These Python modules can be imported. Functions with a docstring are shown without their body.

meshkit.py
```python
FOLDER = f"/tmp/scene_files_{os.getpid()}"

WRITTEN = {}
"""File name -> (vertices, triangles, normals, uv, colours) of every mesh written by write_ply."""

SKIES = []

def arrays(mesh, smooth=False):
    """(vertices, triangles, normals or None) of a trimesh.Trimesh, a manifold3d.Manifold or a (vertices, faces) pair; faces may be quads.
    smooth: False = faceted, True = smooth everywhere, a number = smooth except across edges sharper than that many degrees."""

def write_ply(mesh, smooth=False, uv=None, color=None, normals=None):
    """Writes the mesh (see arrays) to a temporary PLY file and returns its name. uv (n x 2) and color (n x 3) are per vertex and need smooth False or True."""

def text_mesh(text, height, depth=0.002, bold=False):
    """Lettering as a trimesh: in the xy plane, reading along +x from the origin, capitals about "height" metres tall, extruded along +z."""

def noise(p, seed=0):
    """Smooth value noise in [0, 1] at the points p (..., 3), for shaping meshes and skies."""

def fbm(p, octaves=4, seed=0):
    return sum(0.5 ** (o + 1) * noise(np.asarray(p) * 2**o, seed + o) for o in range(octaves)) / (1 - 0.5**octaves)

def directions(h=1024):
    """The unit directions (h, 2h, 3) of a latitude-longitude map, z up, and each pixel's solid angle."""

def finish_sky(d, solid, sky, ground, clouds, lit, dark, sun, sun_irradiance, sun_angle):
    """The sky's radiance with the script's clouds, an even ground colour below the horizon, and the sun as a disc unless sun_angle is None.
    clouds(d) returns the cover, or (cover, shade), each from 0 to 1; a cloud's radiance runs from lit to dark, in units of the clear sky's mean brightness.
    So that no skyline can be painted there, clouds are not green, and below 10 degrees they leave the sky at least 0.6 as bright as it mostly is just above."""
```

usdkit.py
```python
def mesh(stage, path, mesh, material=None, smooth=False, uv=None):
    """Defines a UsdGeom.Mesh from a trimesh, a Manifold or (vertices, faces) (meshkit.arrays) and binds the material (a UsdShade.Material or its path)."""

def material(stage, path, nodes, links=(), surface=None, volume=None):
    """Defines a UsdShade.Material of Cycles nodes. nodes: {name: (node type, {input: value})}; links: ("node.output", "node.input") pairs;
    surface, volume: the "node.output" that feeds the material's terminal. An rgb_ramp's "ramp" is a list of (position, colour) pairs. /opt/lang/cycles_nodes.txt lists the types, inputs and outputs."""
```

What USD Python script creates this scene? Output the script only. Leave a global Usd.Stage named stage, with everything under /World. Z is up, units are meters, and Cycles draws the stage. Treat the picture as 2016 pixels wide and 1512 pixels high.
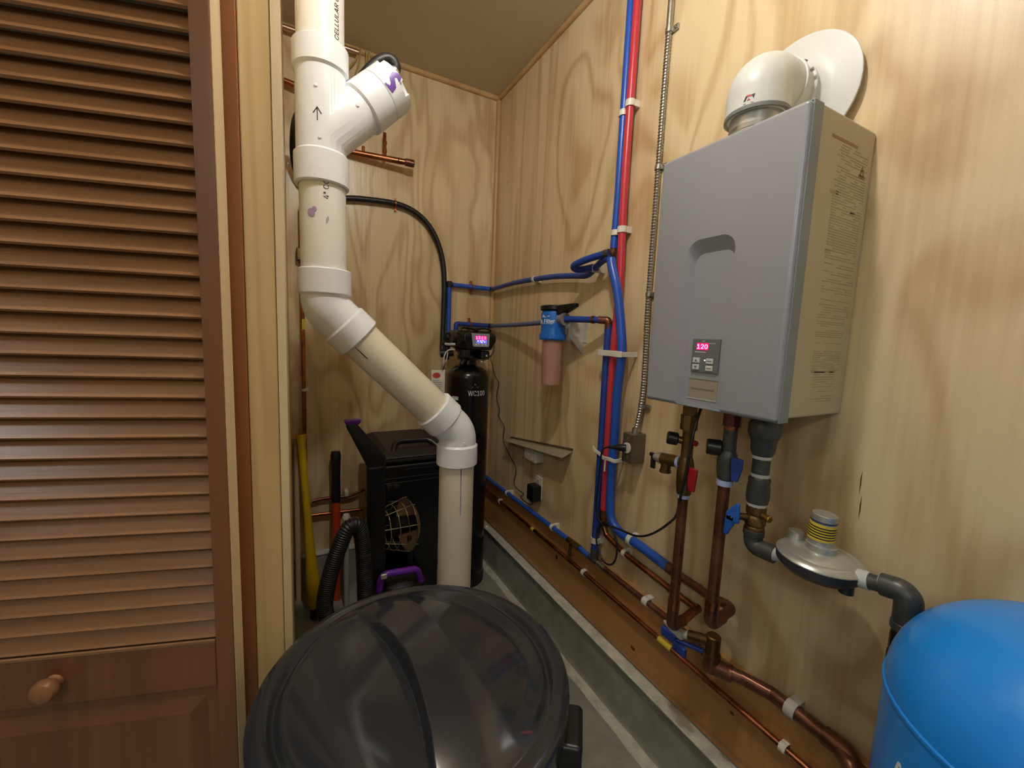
import math
import numpy as np, trimesh, manifold3d, usdkit, meshkit
from pxr import Usd, UsdGeom, UsdLux, UsdShade, Gf, Vt, Sdf
from shapely.geometry import Polygon, Point
from shapely import affinity

stage = Usd.Stage.CreateInMemory()
UsdGeom.SetStageUpAxis(stage, UsdGeom.Tokens.z)
UsdGeom.SetStageMetersPerUnit(stage, 1.0)
UsdGeom.Xform.Define(stage, '/World')
UsdGeom.Scope.Define(stage, '/World/Looks')

# ---------------------------------------------------------------- camera, light, exposure
cam = UsdGeom.Camera.Define(stage, '/World/camera')
cam.CreateHorizontalApertureAttr(36.0)
cam.CreateFocalLengthAttr(36.0 * 812.0 / 2016.0)
cam.CreateClippingRangeAttr((0.02, 100.0))
cam.CreateExposureAttr(1.2)
cam.AddTransformOp().Set(Gf.Matrix4d(
    0.8822056, -0.46924822, 0.03897926, 0,
    0.01831861, 0.11692339, 0.99297198, 0,
    -0.47050792, -0.8752914, 0.11174644, 0,
    0.0, 0.0, 1.39, 1))
LAMP_POS, LAMP_COL, LAMP_E = (0.28, 0.56, 2.655), (1.0, 0.975, 0.94), 265.0     # bare ceiling bulb, out of view, placed to light the walls from overhead
UNSEEN_GLOBE_POS, UNSEEN_GLOBE_COL, UNSEEN_GLOBE_E = ((-1.7, 0.46, 2.28), (-0.95, -1.05, 2.30)), (0.90, 0.95, 1.0), (8.0, 14.0)     # two unseen globes, placed to light the right wall, door and pipe fronts
sky = UsdLux.DomeLight.Define(stage, '/World/sky')
sky.CreateIntensityAttr(0.02); sky.CreateColorAttr(Gf.Vec3f(0.8, 0.9, 1.0))

# ---------------------------------------------------------------- helpers
BASE, USED = {}, {}
cat_ = trimesh.util.concatenate
V = lambda *a: np.array(a, float)


def lin(c):
    c = np.asarray(c, float) / 255.0
    return tuple(np.where(c <= 0.04045, c / 12.92, ((c + 0.055) / 1.055) ** 2.4))


def numbered(parent, name):
    k = USED.setdefault(parent, {})
    n = k.get(name, -1) + 1
    k[name] = n
    return name if n == 0 else f'{name}_{n:03d}'


def meta(prim, label=None, cat=None, group=None, kind=None):
    for k, v in (('label', label), ('category', cat), ('group', group), ('kind', kind)):
        if v:
            prim.SetCustomDataByKey(k, v)


def thing(name, label, cat, loc=(0, 0, 0), group=None, kind=None):
    path = '/World/' + numbered('/World', name)
    x = UsdGeom.Xform.Define(stage, path)
    x.AddTranslateOp().Set(Gf.Vec3d(*map(float, loc)))
    BASE[path] = V(*loc)
    meta(x.GetPrim(), label, cat, group, kind)
    return path


SPLIT = {'boss', 'elbow', 'coupling', 'pipe_tape', 'nipple_tape', 'screw', 'logo', 'scuff_mark', 'button', 'ring', 'lid_rim', 'moulded_line', 'terminal', 'tube', 'strand', 'icon', 'caption', 'plate_print', 'model_print'}


def obj(name, mesh, mat, parent='/World', smooth=35, label=None, cat=None, group=None, kind=None):
    if isinstance(mesh, (list, tuple)) and name in SPLIT:
        for m in mesh:
            r = obj(name, m, mat, parent, smooth, label, cat, group, kind)
        return r
    if isinstance(mesh, (list, tuple)):
        mesh = cat_(list(mesh))
    path = parent + '/' + numbered(parent, name)
    base = BASE.get(parent, V(0, 0, 0))
    BASE[path] = base
    v, f, n = meshkit.arrays(mesh, smooth)
    m = usdkit.mesh(stage, path, (v - base, f), mat, smooth=False)
    if n is not None:
        m.CreateNormalsAttr(Vt.Vec3fArray.FromNumpy(n.astype(np.float32)))
        m.SetNormalsInterpolation('vertex')
    meta(m.GetPrim(), label, cat, group, kind)
    return path


def struct(name, mesh, mat, label=None, smooth=None):
    return obj(name, mesh, mat, label=label, kind='structure', smooth=smooth)


def box(x0, x1, y0, y1, z0, z1):
    m = trimesh.creation.box([abs(x1 - x0), abs(y1 - y0), abs(z1 - z0)])
    m.apply_translation([(x0 + x1) / 2, (y0 + y1) / 2, (z0 + z1) / 2])
    return m


def rbox(x0, x1, y0, y1, z0, z1, b=0.004, n=3):
    """box with rounded edges"""
    b = min(b, abs(x1 - x0) / 2.01, abs(y1 - y0) / 2.01, abs(z1 - z0) / 2.01)
    s = trimesh.creation.icosphere(subdivisions=2 if n > 2 else 1, radius=b).vertices
    pts = [s + V(cx, cy, cz) for cx in (x0 + b, x1 - b) for cy in (y0 + b, y1 - b) for cz in (z0 + b, z1 - b)]
    return trimesh.convex.convex_hull(np.vstack(pts))


def frame(d):
    d = V(*d) / np.linalg.norm(d)
    a = np.cross(d, V(0, 0, 1) if abs(d[2]) < 0.9 else V(1, 0, 0))
    a /= np.linalg.norm(a)
    return a, np.cross(d, a), d


def lathe(profile, o=(0, 0, 0), d=(0, 0, 1), n=40):
    """profile [(r, h)] revolved about the axis d through o; r = 0 ends are closed"""
    p = np.array(profile, float)
    a, b, d = frame(d)
    t = np.arange(n) * 2 * math.pi / n
    ring = np.cos(t)[:, None] * a + np.sin(t)[:, None] * b
    verts, rows = [], []
    for r, h in p:
        if r < 1e-6:
            rows.append([sum(map(len, verts))] * n)
            verts.append((V(*o) + d * h)[None])
        else:
            k = sum(map(len, verts))
            rows.append(list(range(k, k + n)))
            verts.append(V(*o) + d * h + ring * r)
    f = []
    for A, B in zip(rows[:-1], rows[1:]):
        for i in range(n):
            j = (i + 1) % n
            for q in ((A[i], A[j], B[j]), (A[i], B[j], B[i])):
                if len(set(q)) == 3:
                    f.append(q)
    m = trimesh.Trimesh(np.vstack(verts), f, process=False)
    return m


def cyl(p0, p1, r, n=28, r1=None, bev=0.0):
    p0, p1 = V(*p0), V(*p1)
    L = np.linalg.norm(p1 - p0)
    r1 = r if r1 is None else r1
    if bev:
        return lathe([(0, 0), (r - bev, 0), (r, bev), (r1, L - bev), (r1 - bev, L), (0, L)], p0, p1 - p0, n)
    return lathe([(0, 0), (r, 0), (r1, L), (0, L)], p0, p1 - p0, n)


def fillet(pts, R, n=8):
    pts = [V(*p) for p in pts]
    out = [pts[0]]
    for a, b, c in zip(pts[:-2], pts[1:-1], pts[2:]):
        u, v = a - b, c - b
        lu, lv = np.linalg.norm(u), np.linalg.norm(v)
        u, v = u / lu, v / lv
        ang = math.acos(np.clip(u @ v, -1, 1))
        if ang > math.pi - 0.01:
            out.append(b)
            continue
        t = min(R / math.tan(ang / 2), lu * 0.48, lv * 0.48)
        R2 = t * math.tan(ang / 2)
        bis = (u + v) / np.linalg.norm(u + v)
        ctr = b + bis * (R2 / math.sin(ang / 2))
        s, e = b + u * t - ctr, b + v * t - ctr
        w = math.pi - ang
        for k in range(n + 1):
            q = k / n
            out.append(ctr + (math.sin((1 - q) * w) * s + math.sin(q * w) * e) / math.sin(w))
    out.append(pts[-1])
    return np.array(out)


def spline(pts, n=60):
    from scipy.interpolate import CubicSpline
    p = np.array(pts, float)
    t = np.r_[0, np.cumsum(np.linalg.norm(np.diff(p, axis=0), axis=1) ** 0.5)]
    return CubicSpline(t, p)(np.linspace(0, t[-1], n))


def resample(p, step):
    s = np.r_[0, np.cumsum(np.linalg.norm(np.diff(p, axis=0), axis=1))]
    q = np.linspace(0, s[-1], max(2, int(s[-1] / step)))
    return np.stack([np.interp(q, s, p[:, i]) for i in range(3)], 1)


def sweep(p, r, n=16, ell=None):
    """round tube along the points p; r a number or one per point"""
    p = np.asarray(p, float)
    keep = np.r_[True, np.linalg.norm(np.diff(p, axis=0), axis=1) > 1e-6]
    r = np.broadcast_to(r, (len(p),))[keep]
    p = p[keep]
    t = np.gradient(p, axis=0)
    t /= np.linalg.norm(t, axis=1, keepdims=True)
    a = frame(t[0])[0]
    A, B = [], []
    for k in range(len(p)):
        a = a - t[k] * (a @ t[k])
        a /= np.linalg.norm(a)
        A.append(a)
        B.append(np.cross(t[k], a))
    A, B = np.array(A), np.array(B)
    th = np.arange(n) * 2 * math.pi / n
    v = p[:, None] + r[:, None, None] * (np.cos(th)[None, :, None] * A[:, None] + np.sin(th)[None, :, None] * B[:, None])
    v = np.vstack([v.reshape(-1, 3), p[:1], p[-1:]])
    K = len(p)
    f = []
    i, j = np.meshgrid(np.arange(K - 1), np.arange(n), indexing='ij')
    q = np.stack([i * n + j, i * n + (j + 1) % n, (i + 1) * n + (j + 1) % n, (i + 1) * n + j], -1).reshape(-1, 4)
    f = [q[:, [0, 1, 2]], q[:, [0, 2, 3]]]
    jj = np.arange(n)
    f.append(np.stack([np.full(n, K * n), (jj + 1) % n, jj], 1))
    f.append(np.stack([np.full(n, K * n + 1), (K - 1) * n + jj, (K - 1) * n + (jj + 1) % n], 1))
    return trimesh.Trimesh(v, np.vstack(f), process=False)


def pipe(pts, r, R=0.03, n=18):
    return sweep(fillet(pts, R), r, n)


def extr(poly, h):
    return trimesh.creation.extrude_polygon(poly, h, engine='earcut')


def place(m, o, ex, ey):
    """mesh in xy(z) laid out with its x along ex, y along ey, z along ex x ey, at o"""
    ex, ey = V(*ex), V(*ey)
    ez = np.cross(ex, ey)
    m = m.copy()
    m.vertices = V(*o) + m.vertices @ np.stack([ex, ey, ez])
    return m


def text(s, height, depth, o, ex, ey, center=False, bold=False, squeeze=1.0):
    m = meshkit.text_mesh(s, height, depth, bold)
    m.vertices[:, 0] *= squeeze
    if center:
        m.apply_translation([-m.bounds[:, 0].mean(), -height / 2, 0])
    return place(m, o, ex, ey)


def wrap(m, cx, cy, r, phi0, z0, up=False):
    """flat mesh (x right, y up, z out) bent round a vertical cylinder; up: the writing climbs the pipe"""
    m = m.copy()
    x, y, z = m.vertices.T
    s, h = (-y, x) if up else (x, y)
    a = math.radians(phi0) + s / r
    m.vertices = np.stack([cx + (r + z) * np.cos(a), cy + (r + z) * np.sin(a), z0 + h], 1)
    return m


def blob(pts, k=0.0):
    return Polygon(pts).buffer(k).buffer(0)


def man(m):
    m = trimesh.Trimesh(m.vertices, m.faces)
    m.merge_vertices()
    return manifold3d.Manifold(manifold3d.Mesh(np.asarray(m.vertices, np.float32), np.asarray(m.faces, np.uint32)))


def tm(man_):
    k = man_.to_mesh()
    return trimesh.Trimesh(k.vert_properties[:, :3], k.tri_verts)


# ---------------------------------------------------------------- materials
def L(name):
    return '/World/Looks/' + name


def plain(name, rgb, rough=0.5, metal=0.0, spec=0.5, coat=0.0, emis=0.0, var=0.0, vscale=30.0, bump=0.0, bscale=200.0, emc=None, rvar=0.0):
    c = lin(rgb)
    nodes = {'p': ('principled_bsdf', {'base_color': c, 'roughness': rough, 'metallic': metal, 'specular_ior_level': spec, 'coat_weight': coat, 'coat_roughness': 0.08})}
    links = []
    if emis:
        nodes['p'][1].update({'emission_color': lin(emc or rgb), 'emission_strength': emis})
    if var or rvar:
        nodes['g'] = ('geometry', {})
        nodes['n'] = ('noise_texture', {'scale': vscale, 'detail': 4.0, 'roughness': 0.6})
        links += [('g.position', 'n.vector')]
    if var:
        hi, lo = tuple(min(1, x * (1 + var)) for x in c), tuple(x * (1 - var) for x in c)
        nodes['r'] = ('rgb_ramp', {'ramp': [(0.3, lo), (0.7, hi)]})
        links += [('n.fac', 'r.fac'), ('r.color', 'p.base_color')]
    if rvar:
        nodes['mr'] = ('map_range', {'from_min': 0.3, 'from_max': 0.7, 'to_min': max(0.02, rough - rvar), 'to_max': rough + rvar})
        links += [('n.fac', 'mr.value'), ('mr.result', 'p.roughness')]
    if bump:
        nodes['g2'] = ('geometry', {})
        nodes['n2'] = ('noise_texture', {'scale': bscale, 'detail': 3.0})
        nodes['b'] = ('bump', {'strength': bump, 'distance': 0.002})
        links += [('g2.position', 'n2.vector'), ('n2.fac', 'b.height'), ('b.normal', 'p.normal')]
    usdkit.material(stage, L(name), nodes, links, surface='p.BSDF')
    return L(name)


def wood(name, light, dark, loc=(0, 0, 0), scale=(1, 1, 0.11), freq=2.6, rings=9.0, mixk=0.75, rough=0.36, streak=(70, 70, 1.6), bump=0.12, coat=0.0, blotch=0.14, contrast=1.0, knots=None):
    """sawn or rotary-cut wood: contour lines of a stretched noise make the cathedral figure"""
    li, da = lin(light), lin(dark)
    nodes = {
        'g': ('geometry', {}),
        'm': ('mapping', {'location': loc, 'scale': scale}),
        'n': ('noise_texture', {'scale': freq, 'detail': 2.0, 'roughness': 0.4, 'distortion': 0.6}),
        'k': ('math', {'math_type': 'multiply', 'value2': rings * 6.283}),
        's': ('math', {'math_type': 'sine'}),
        'h': ('map_range', {'from_min': -1.0, 'from_max': 1.0, 'to_min': 0.0, 'to_max': 1.0}),
        'pw': ('math', {'math_type': 'power', 'value2': 2.2}),
        'm2': ('mapping', {'location': loc, 'scale': streak}),
        'n2': ('noise_texture', {'scale': 1.0, 'detail': 3.0, 'roughness': 0.6}),
        'm3': ('mapping', {'location': loc, 'scale': tuple(x * 0.9 for x in scale)}),
        'n3': ('noise_texture', {'scale': 3.0, 'detail': 3.0}),
        'mul': ('math', {'math_type': 'multiply', 'value2': 0.5 * mixk * contrast}),
        'a1': ('map_range', {'from_min': 0.25, 'from_max': 0.75, 'to_min': -0.14 * contrast, 'to_max': 0.2 * contrast}),
        'add': ('math', {'math_type': 'add'}),
        'a2': ('map_range', {'from_min': 0.3, 'from_max': 0.7, 'to_min': -blotch, 'to_max': blotch + 0.12}),
        'add2': ('math', {'math_type': 'add', 'use_clamp': True}),
        'c': ('mix_color', {'a': li, 'b': da}),
        'b': ('bump', {'strength': bump, 'distance': 0.003}),
        'p': ('principled_bsdf', {'roughness': rough, 'coat_weight': coat, 'coat_roughness': 0.15}),
    }
    links = [('g.position', 'm.vector'), ('m.vector', 'n.vector'), ('n.fac', 'k.value1'), ('k.value', 's.value1'), ('s.value', 'h.value'), ('h.result', 'pw.value1'),
             ('g.position', 'm2.vector'), ('m2.vector', 'n2.vector'), ('g.position', 'm3.vector'), ('m3.vector', 'n3.vector'),
             ('pw.value', 'mul.value1'), ('n2.fac', 'a1.value'), ('mul.value', 'add.value1'), ('a1.result', 'add.value2'),
             ('n3.fac', 'a2.value'), ('add.value', 'add2.value1'), ('a2.result', 'add2.value2'), ('add2.value', 'c.fac'), ('c.result', 'p.base_color'),
             ('n2.fac', 'b.height'), ('b.normal', 'p.normal')]
    usdkit.material(stage, L(name), nodes, links, surface='p.BSDF')
    return L(name)


PLY_L, PLY_D = (226, 205, 162), (176, 136, 86)
ply_a = wood('plywood_a', PLY_L, PLY_D, loc=(3.1, 0.4, 0.0), scale=(1, 1.5, 0.06), freq=3.2, rings=8)
ply_b = wood('plywood_b', PLY_L, PLY_D, loc=(1.7, 5.2, 2.0), scale=(1, 1.0, 0.42), freq=3.2, rings=6, mixk=0.9)
ply_c = wood('plywood_c', PLY_L, PLY_D, loc=(8.3, 2.0, 5.0), scale=(1, 1.0, 0.14), freq=2.4, rings=6)
ply_back = wood('plywood_back', PLY_L, PLY_D, loc=(5.0, 1.0, 7.3), scale=(1.25, 1, 0.36), freq=3.3, rings=7, bump=0.25, mixk=0.95, rough=0.3, coat=0.35)
ply_side = wood('plywood_side', PLY_L, PLY_D, loc=(2.0, 9.0, 1.3))
trim_wood = wood('pine_trim', (206, 170, 118), (170, 128, 80), freq=4, rings=4)
stud_wood = wood('pine_stud', (216, 186, 128), (184, 146, 92), scale=(2, 2, 0.08), freq=4, rings=5, rough=0.5)
board_wood = wood('pine_board', (190, 140, 84), (140, 92, 48), scale=(1, 0.12, 1.3), freq=4, rings=5, rough=0.4)
jamb_wood = wood('stained_jamb', (166, 104, 56), (130, 74, 36), scale=(2, 2, 0.08), freq=3, rings=4, rough=0.35)
door_wood = wood('stained_door', (132, 86, 54), (98, 60, 34), scale=(1.2, 1.2, 0.1), freq=4, rings=4, rough=0.32, bump=0.08)
slat_wood = wood('stained_slat', (156, 112, 74), (122, 82, 48), scale=(0.2, 0.2, 3.5), freq=5, rings=4, streak=(4, 4, 160), rough=0.3, bump=0.08)
raw_wood = wood('raw_wood', (226, 206, 164), (186, 160, 116), scale=(2, 2, 0.2), freq=5, rings=5, rough=0.6)
concrete = plain('concrete', (150, 151, 138), 0.75, var=0.22, vscale=9.0, bump=0.25, bscale=120.0)
concrete_lt = plain('concrete_pale', (204, 204, 188), 0.8, var=0.2, vscale=22.0, bump=0.3, bscale=90.0)
ceil_m = plain('ceiling_paint', (206, 192, 168), 0.75, var=0.04, vscale=3.0)
paint_m = plain('wall_paint', (206, 200, 188), 0.7)
pvc = plain('pvc_fitting', (236, 240, 244), 0.28, var=0.02, vscale=14.0)
pvc_pipe = plain('pvc_pipe', (234, 233, 226), 0.3, var=0.03, vscale=10.0)
pvc_old = plain('pvc_pipe_cream', (222, 214, 192), 0.34, var=0.05, vscale=8.0)
purple = plain('primer_purple', (112, 74, 168), 0.4)
purple_f = plain('primer_faded', (176, 148, 186), 0.4)
scuff = plain('scuff_gray', (176, 170, 168), 0.5)
ink = plain('print_black', (30, 30, 32), 0.5)
ink_gray = plain('print_gray', (120, 112, 96), 0.6)
black_pl = plain('black_plastic', (20, 20, 22), 0.32)
black_rub = plain('black_rubber', (26, 26, 30), 0.42)
black_tank = plain('black_tank', (13, 13, 14), 0.22)
black_mat = plain('black_matte', (24, 24, 25), 0.5, bump=0.1, bscale=500)
lid_m = plain('lid_plastic', (42, 45, 49), 0.1)
can_m = plain('can_plastic', (34, 35, 37), 0.4)
copper = plain('copper_pipe', (176, 112, 78), 0.34, metal=1.0, var=0.25, vscale=14.0, rvar=0.1)
copper_dk = plain('copper_aged', (122, 78, 60), 0.36, metal=0.7, var=0.3, vscale=18.0, rvar=0.12)
brass = plain('brass_aged', (122, 98, 60), 0.36, metal=0.9, var=0.3, vscale=40.0)
brass_br = plain('brass_bright', (190, 150, 76), 0.25, metal=1.0)
iron = plain('black_iron', (78, 80, 78), 0.38, metal=0.4, var=0.25, vscale=60.0)
steel = plain('galvanised_steel', (176, 174, 166), 0.3, metal=0.9, var=0.12, vscale=60)
box_steel = plain('box_steel', (122, 114, 98), 0.4, metal=0.7, var=0.15, vscale=40)
silver = plain('silver_paint', (190, 192, 186), 0.3, metal=0.6, var=0.06, vscale=40)
chrome = plain('chrome_wire', (200, 196, 186), 0.18, metal=1.0)
pex_blue = plain('pex_blue', (42, 88, 186), 0.3)
pex_dblue = plain('pex_dark_blue', (34, 66, 150), 0.36)
pex_red = plain('pex_red', (200, 58, 70), 0.3)
white_pl = plain('white_plastic', (226, 222, 208), 0.4)
white_dirty = plain('white_plastic_dull', (196, 192, 180), 0.45)
yellow_tag = plain('yellow_tag', (222, 196, 60), 0.5)
yellow_h = plain('yellow_fibreglass', (214, 178, 22), 0.35, var=0.05)
orange_h = plain('orange_handle', (206, 74, 30), 0.4)
heat_gray = plain('heater_silver', (158, 162, 170), 0.34, metal=0.25, bump=0.03, bscale=900)
heat_band = plain('heater_edge', (132, 144, 152), 0.25)
heat_body = plain('heater_beige', (196, 186, 156), 0.42)
heat_panel = plain('control_panel', (104, 110, 108), 0.4)
vent_m = plain('vent_white', (214, 216, 210), 0.42)
decal_red = plain('decal_red', (196, 62, 66), 0.4)
button_m = plain('button_gray', (204, 206, 204), 0.4)
plate_m = plain('rating_plate', (150, 140, 122), 0.45)
led_red = plain('led_red', (255, 60, 90), 0.5, emis=5.0, emc=(255, 70, 100))
led_glow = plain('led_window', (190, 10, 60), 0.4, emis=0.9, emc=(225, 10, 80))
lcd_blue = plain('lcd_blue', (70, 60, 220), 0.4, emis=1.2, emc=(70, 70, 235))
lcd_icons = plain('lcd_icons', (230, 230, 255), 0.4, emis=1.6)
blue_head = plain('filter_blue', (22, 104, 196), 0.35)
sump_m = plain('filter_sump', (172, 128, 112), 0.3, var=0.05)
tank_blue = plain('tank_blue', (32, 144, 244), 0.24, var=0.03, vscale=6, bump=0.05, bscale=260)
red_h = plain('red_handle', (150, 26, 34), 0.35)
blue_h = plain('blue_handle', (40, 66, 150), 0.35)
blue_v = plain('blue_valve', (40, 92, 180), 0.32)
tape_blue = plain('tape_pale_blue', (166, 182, 220), 0.5)
tape_white = plain('tape_white', (196, 200, 196), 0.5)
purple_pl = plain('vacuum_purple', (104, 36, 160), 0.25)
tag_card = plain('tag_card', (226, 220, 206), 0.5)
tag_red = plain('tag_red', (188, 66, 46), 0.5)
rope_m = plain('cord_olive', (176, 160, 84), 0.7)
flash_m = plain('flashing', (186, 180, 156), 0.4, metal=0.5)
can_or = plain('can_orange', (214, 96, 48), 0.3)
bulb_m = plain('bulb_glow', (255, 244, 225), 0.5, emis=LAMP_E, emc=(255, 255, 255))
usdkit.material(stage, L('bulb_glow'), {'e': ('emission', {'color': LAMP_COL, 'strength': LAMP_E})}, [], surface='e.emission')

# ---------------------------------------------------------------- the room
XR, YB, ZC = 1.10, 2.333, 2.772
struct('floor', box(-3.2, XR + 0.2, -2.2, YB + 0.2, -0.1, 0), concrete)
struct('ceiling', box(-3.2, XR + 0.2, -2.2, YB + 0.2, ZC, ZC + 0.1), ceil_m)
wr = thing('wall_right', None, None, (XR, 0, 0), kind='structure')
for y0, y1, m in ((1.7238, YB, ply_a), (-0.7165, 1.7222, ply_b), (-2.05, -0.7175, ply_c)):
    obj('panel', box(XR, XR + 0.012, y0, y1, 0.205, ZC), m, wr, smooth=None)
obj('backing', box(XR + 0.012, XR + 0.2, -2.2, YB + 0.2, 0, ZC), trim_wood, wr, smooth=None)
wb = thing('wall_back', None, None, (0, YB, 0), kind='structure')
obj('panel', box(-0.0215, XR, YB, YB + 0.012, 0.205, ZC), ply_back, wb, smooth=None)
obj('backing', box(-1.6, XR, YB + 0.012, YB + 0.2, 0, ZC), trim_wood, wb, smooth=None)
struct('wall_left', box(-0.0214, -0.008, 0.86, YB, 0, ZC), ply_side)
struct('wall_closet', box(-1.6, -0.0216, 1.6, 1.65, 0, ZC), paint_m)
struct('wall_front', [box(-3.0, -0.62, 0.86, 0.96, 0, ZC), box(-0.62, -0.0216, 0.86, 0.96, 2.06, ZC)], paint_m)
struct('wall_far', box(-3.2, -3.0, -2.2, 1.0, 0, ZC), paint_m)
struct('wall_rear', box(-3.0, XR, -2.2, -2.0, 0, ZC), paint_m)
struct('trim_1', rbox(-0.0917, -0.0692, 0.86, 0.975, 0, 2.06, 0.002), jamb_wood, 'orange-stained door jamb edge between louvered door and bare stud')
struct('trim_2', rbox(-0.0688, -0.0217, 0.862, 0.96, 0, ZC, 0.003), stud_wood, 'bare pine stud between stained jamb and plywood edge')
struct('trim_3', cyl((-0.008, YB - 0.004, ZC - 0.006), (XR, YB - 0.004, ZC - 0.006), 0.016), trim_wood, 'pine ceiling moulding along the back wall', 35)
struct('trim_4', cyl((XR - 0.004, -2, ZC - 0.006), (XR - 0.004, YB, ZC - 0.006), 0.014), trim_wood, 'pine ceiling moulding along the right wall', 35)
struct('trim_5', cyl((XR - 0.008, YB - 0.006, 0.2), (XR - 0.008, YB - 0.006, ZC - 0.02), 0.014), trim_wood, 'pine strip in the back corner', 35)
bb = thing('baseboard_right', 'wide knotty pine board along the foot of the plywood wall', None, (1.08, 0, 0.221), kind='structure')
obj('board', rbox(1.080, XR - 0.0005, -2.0, YB - 0.016, 0.221, 0.500, 0.003), board_wood, bb)
knot_m = plain('knot', (96, 56, 36), 0.45, var=0.2, vscale=120)
for ky, kz, ka, kb in ((0.998, 0.281, 0.011, 0.0075), (1.50, 0.375, 0.008, 0.012), (0.62, 0.36, 0.007, 0.005)):
    obj('knot', place(extr(affinity.scale(Point(0, 0).buffer(1), ka, kb), 0.0006), (1.0803, ky, kz), (0, -1, 0), (0, 0, 1)), knot_m, bb, smooth=None)
for ky, kz, kb in ((0.409, 1.103, 0.026), (0.404, 1.047, 0.028), (2.19, 2.262, 0.012)):
    obj('crack', place(extr(Polygon([(0, -kb), (0.0014, -kb * 0.2), (0.0006, kb), (-0.0012, kb * 0.3)]), 0.0005), (XR - 0.0001, ky, kz), (0, -1, 0), (0, 0, 1)), knot_m, wr, smooth=None)
# cast curb under the plywood: pale trowelled top over a greyer face
pts = np.linspace(-2.0, YB, 90)
def curb(y0, y1, axis):
    n = 110
    s = np.linspace(y0, y1, n)
    w = meshkit.fbm(np.stack([s * 7, s * 0 + (3 if axis else 9), s * 0], 1), 3) * 0.012
    prof = lambda k: [(0.0, 0.0), (0.058 + w[k] * 0.8, 0.0), (0.050, 0.02), (0.047, 0.196), (0.043 + w[k] * 0.4, 0.208), (0.0, 0.2085)]
    v, f = [], []
    for k in range(n):
        for a, z in prof(k):
            v.append((XR - a, s[k], z) if axis else (s[k], YB - a, z))
    m = 6
    for k in range(n - 1):
        for j in range(m):
            a, b = k * m + j, k * m + (j + 1) % m
            f += [(a, b, b + m), (a, b + m, a + m)]
    t = trimesh.Trimesh(np.array(v), f, process=False)
    t.fix_normals()
    return t
c1 = thing('trim_6', 'grey concrete curb along the foot of the right wall', None, (XR, 0, 0), kind='structure')
obj('curb_face', curb(-2.0, YB - 0.001, True), concrete, c1, smooth=40)
obj('curb_top', rbox(XR - 0.062, XR - 0.0005, -2.0, YB - 0.02, 0.204, 0.2125, 0.003), concrete_lt, c1, label='pale trowelled top of the curb')
yy = np.linspace(-2.0, YB - 0.08, 80)
ww = 0.018 + 0.022 * meshkit.fbm(np.stack([yy * 6, yy * 0, yy * 0 + 4], 1), 3)
xin = XR - 0.075
poly = Polygon([(xin + 0.02, q) for q in yy] + [(xin - w, q) for q, w in zip(yy[::-1], ww[::-1])])
obj('mortar_smear', (lambda m: (m.apply_translation([0, 0, 0.0002]), m)[1])(extr(poly, 0.0015)), concrete_lt, c1, smooth=None, label='pale smear of cement on the floor beside the curb')
c2 = thing('trim_7', 'grey concrete curb along the foot of the back wall', None, (0, YB, 0), kind='structure')
obj('curb_face', curb(-0.006, XR - 0.06, False), concrete, c2, smooth=40)
obj('curb_top', rbox(-0.006, XR - 0.064, YB - 0.052, YB - 0.0005, 0.204, 0.2125, 0.003), concrete_lt, c2)

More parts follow.
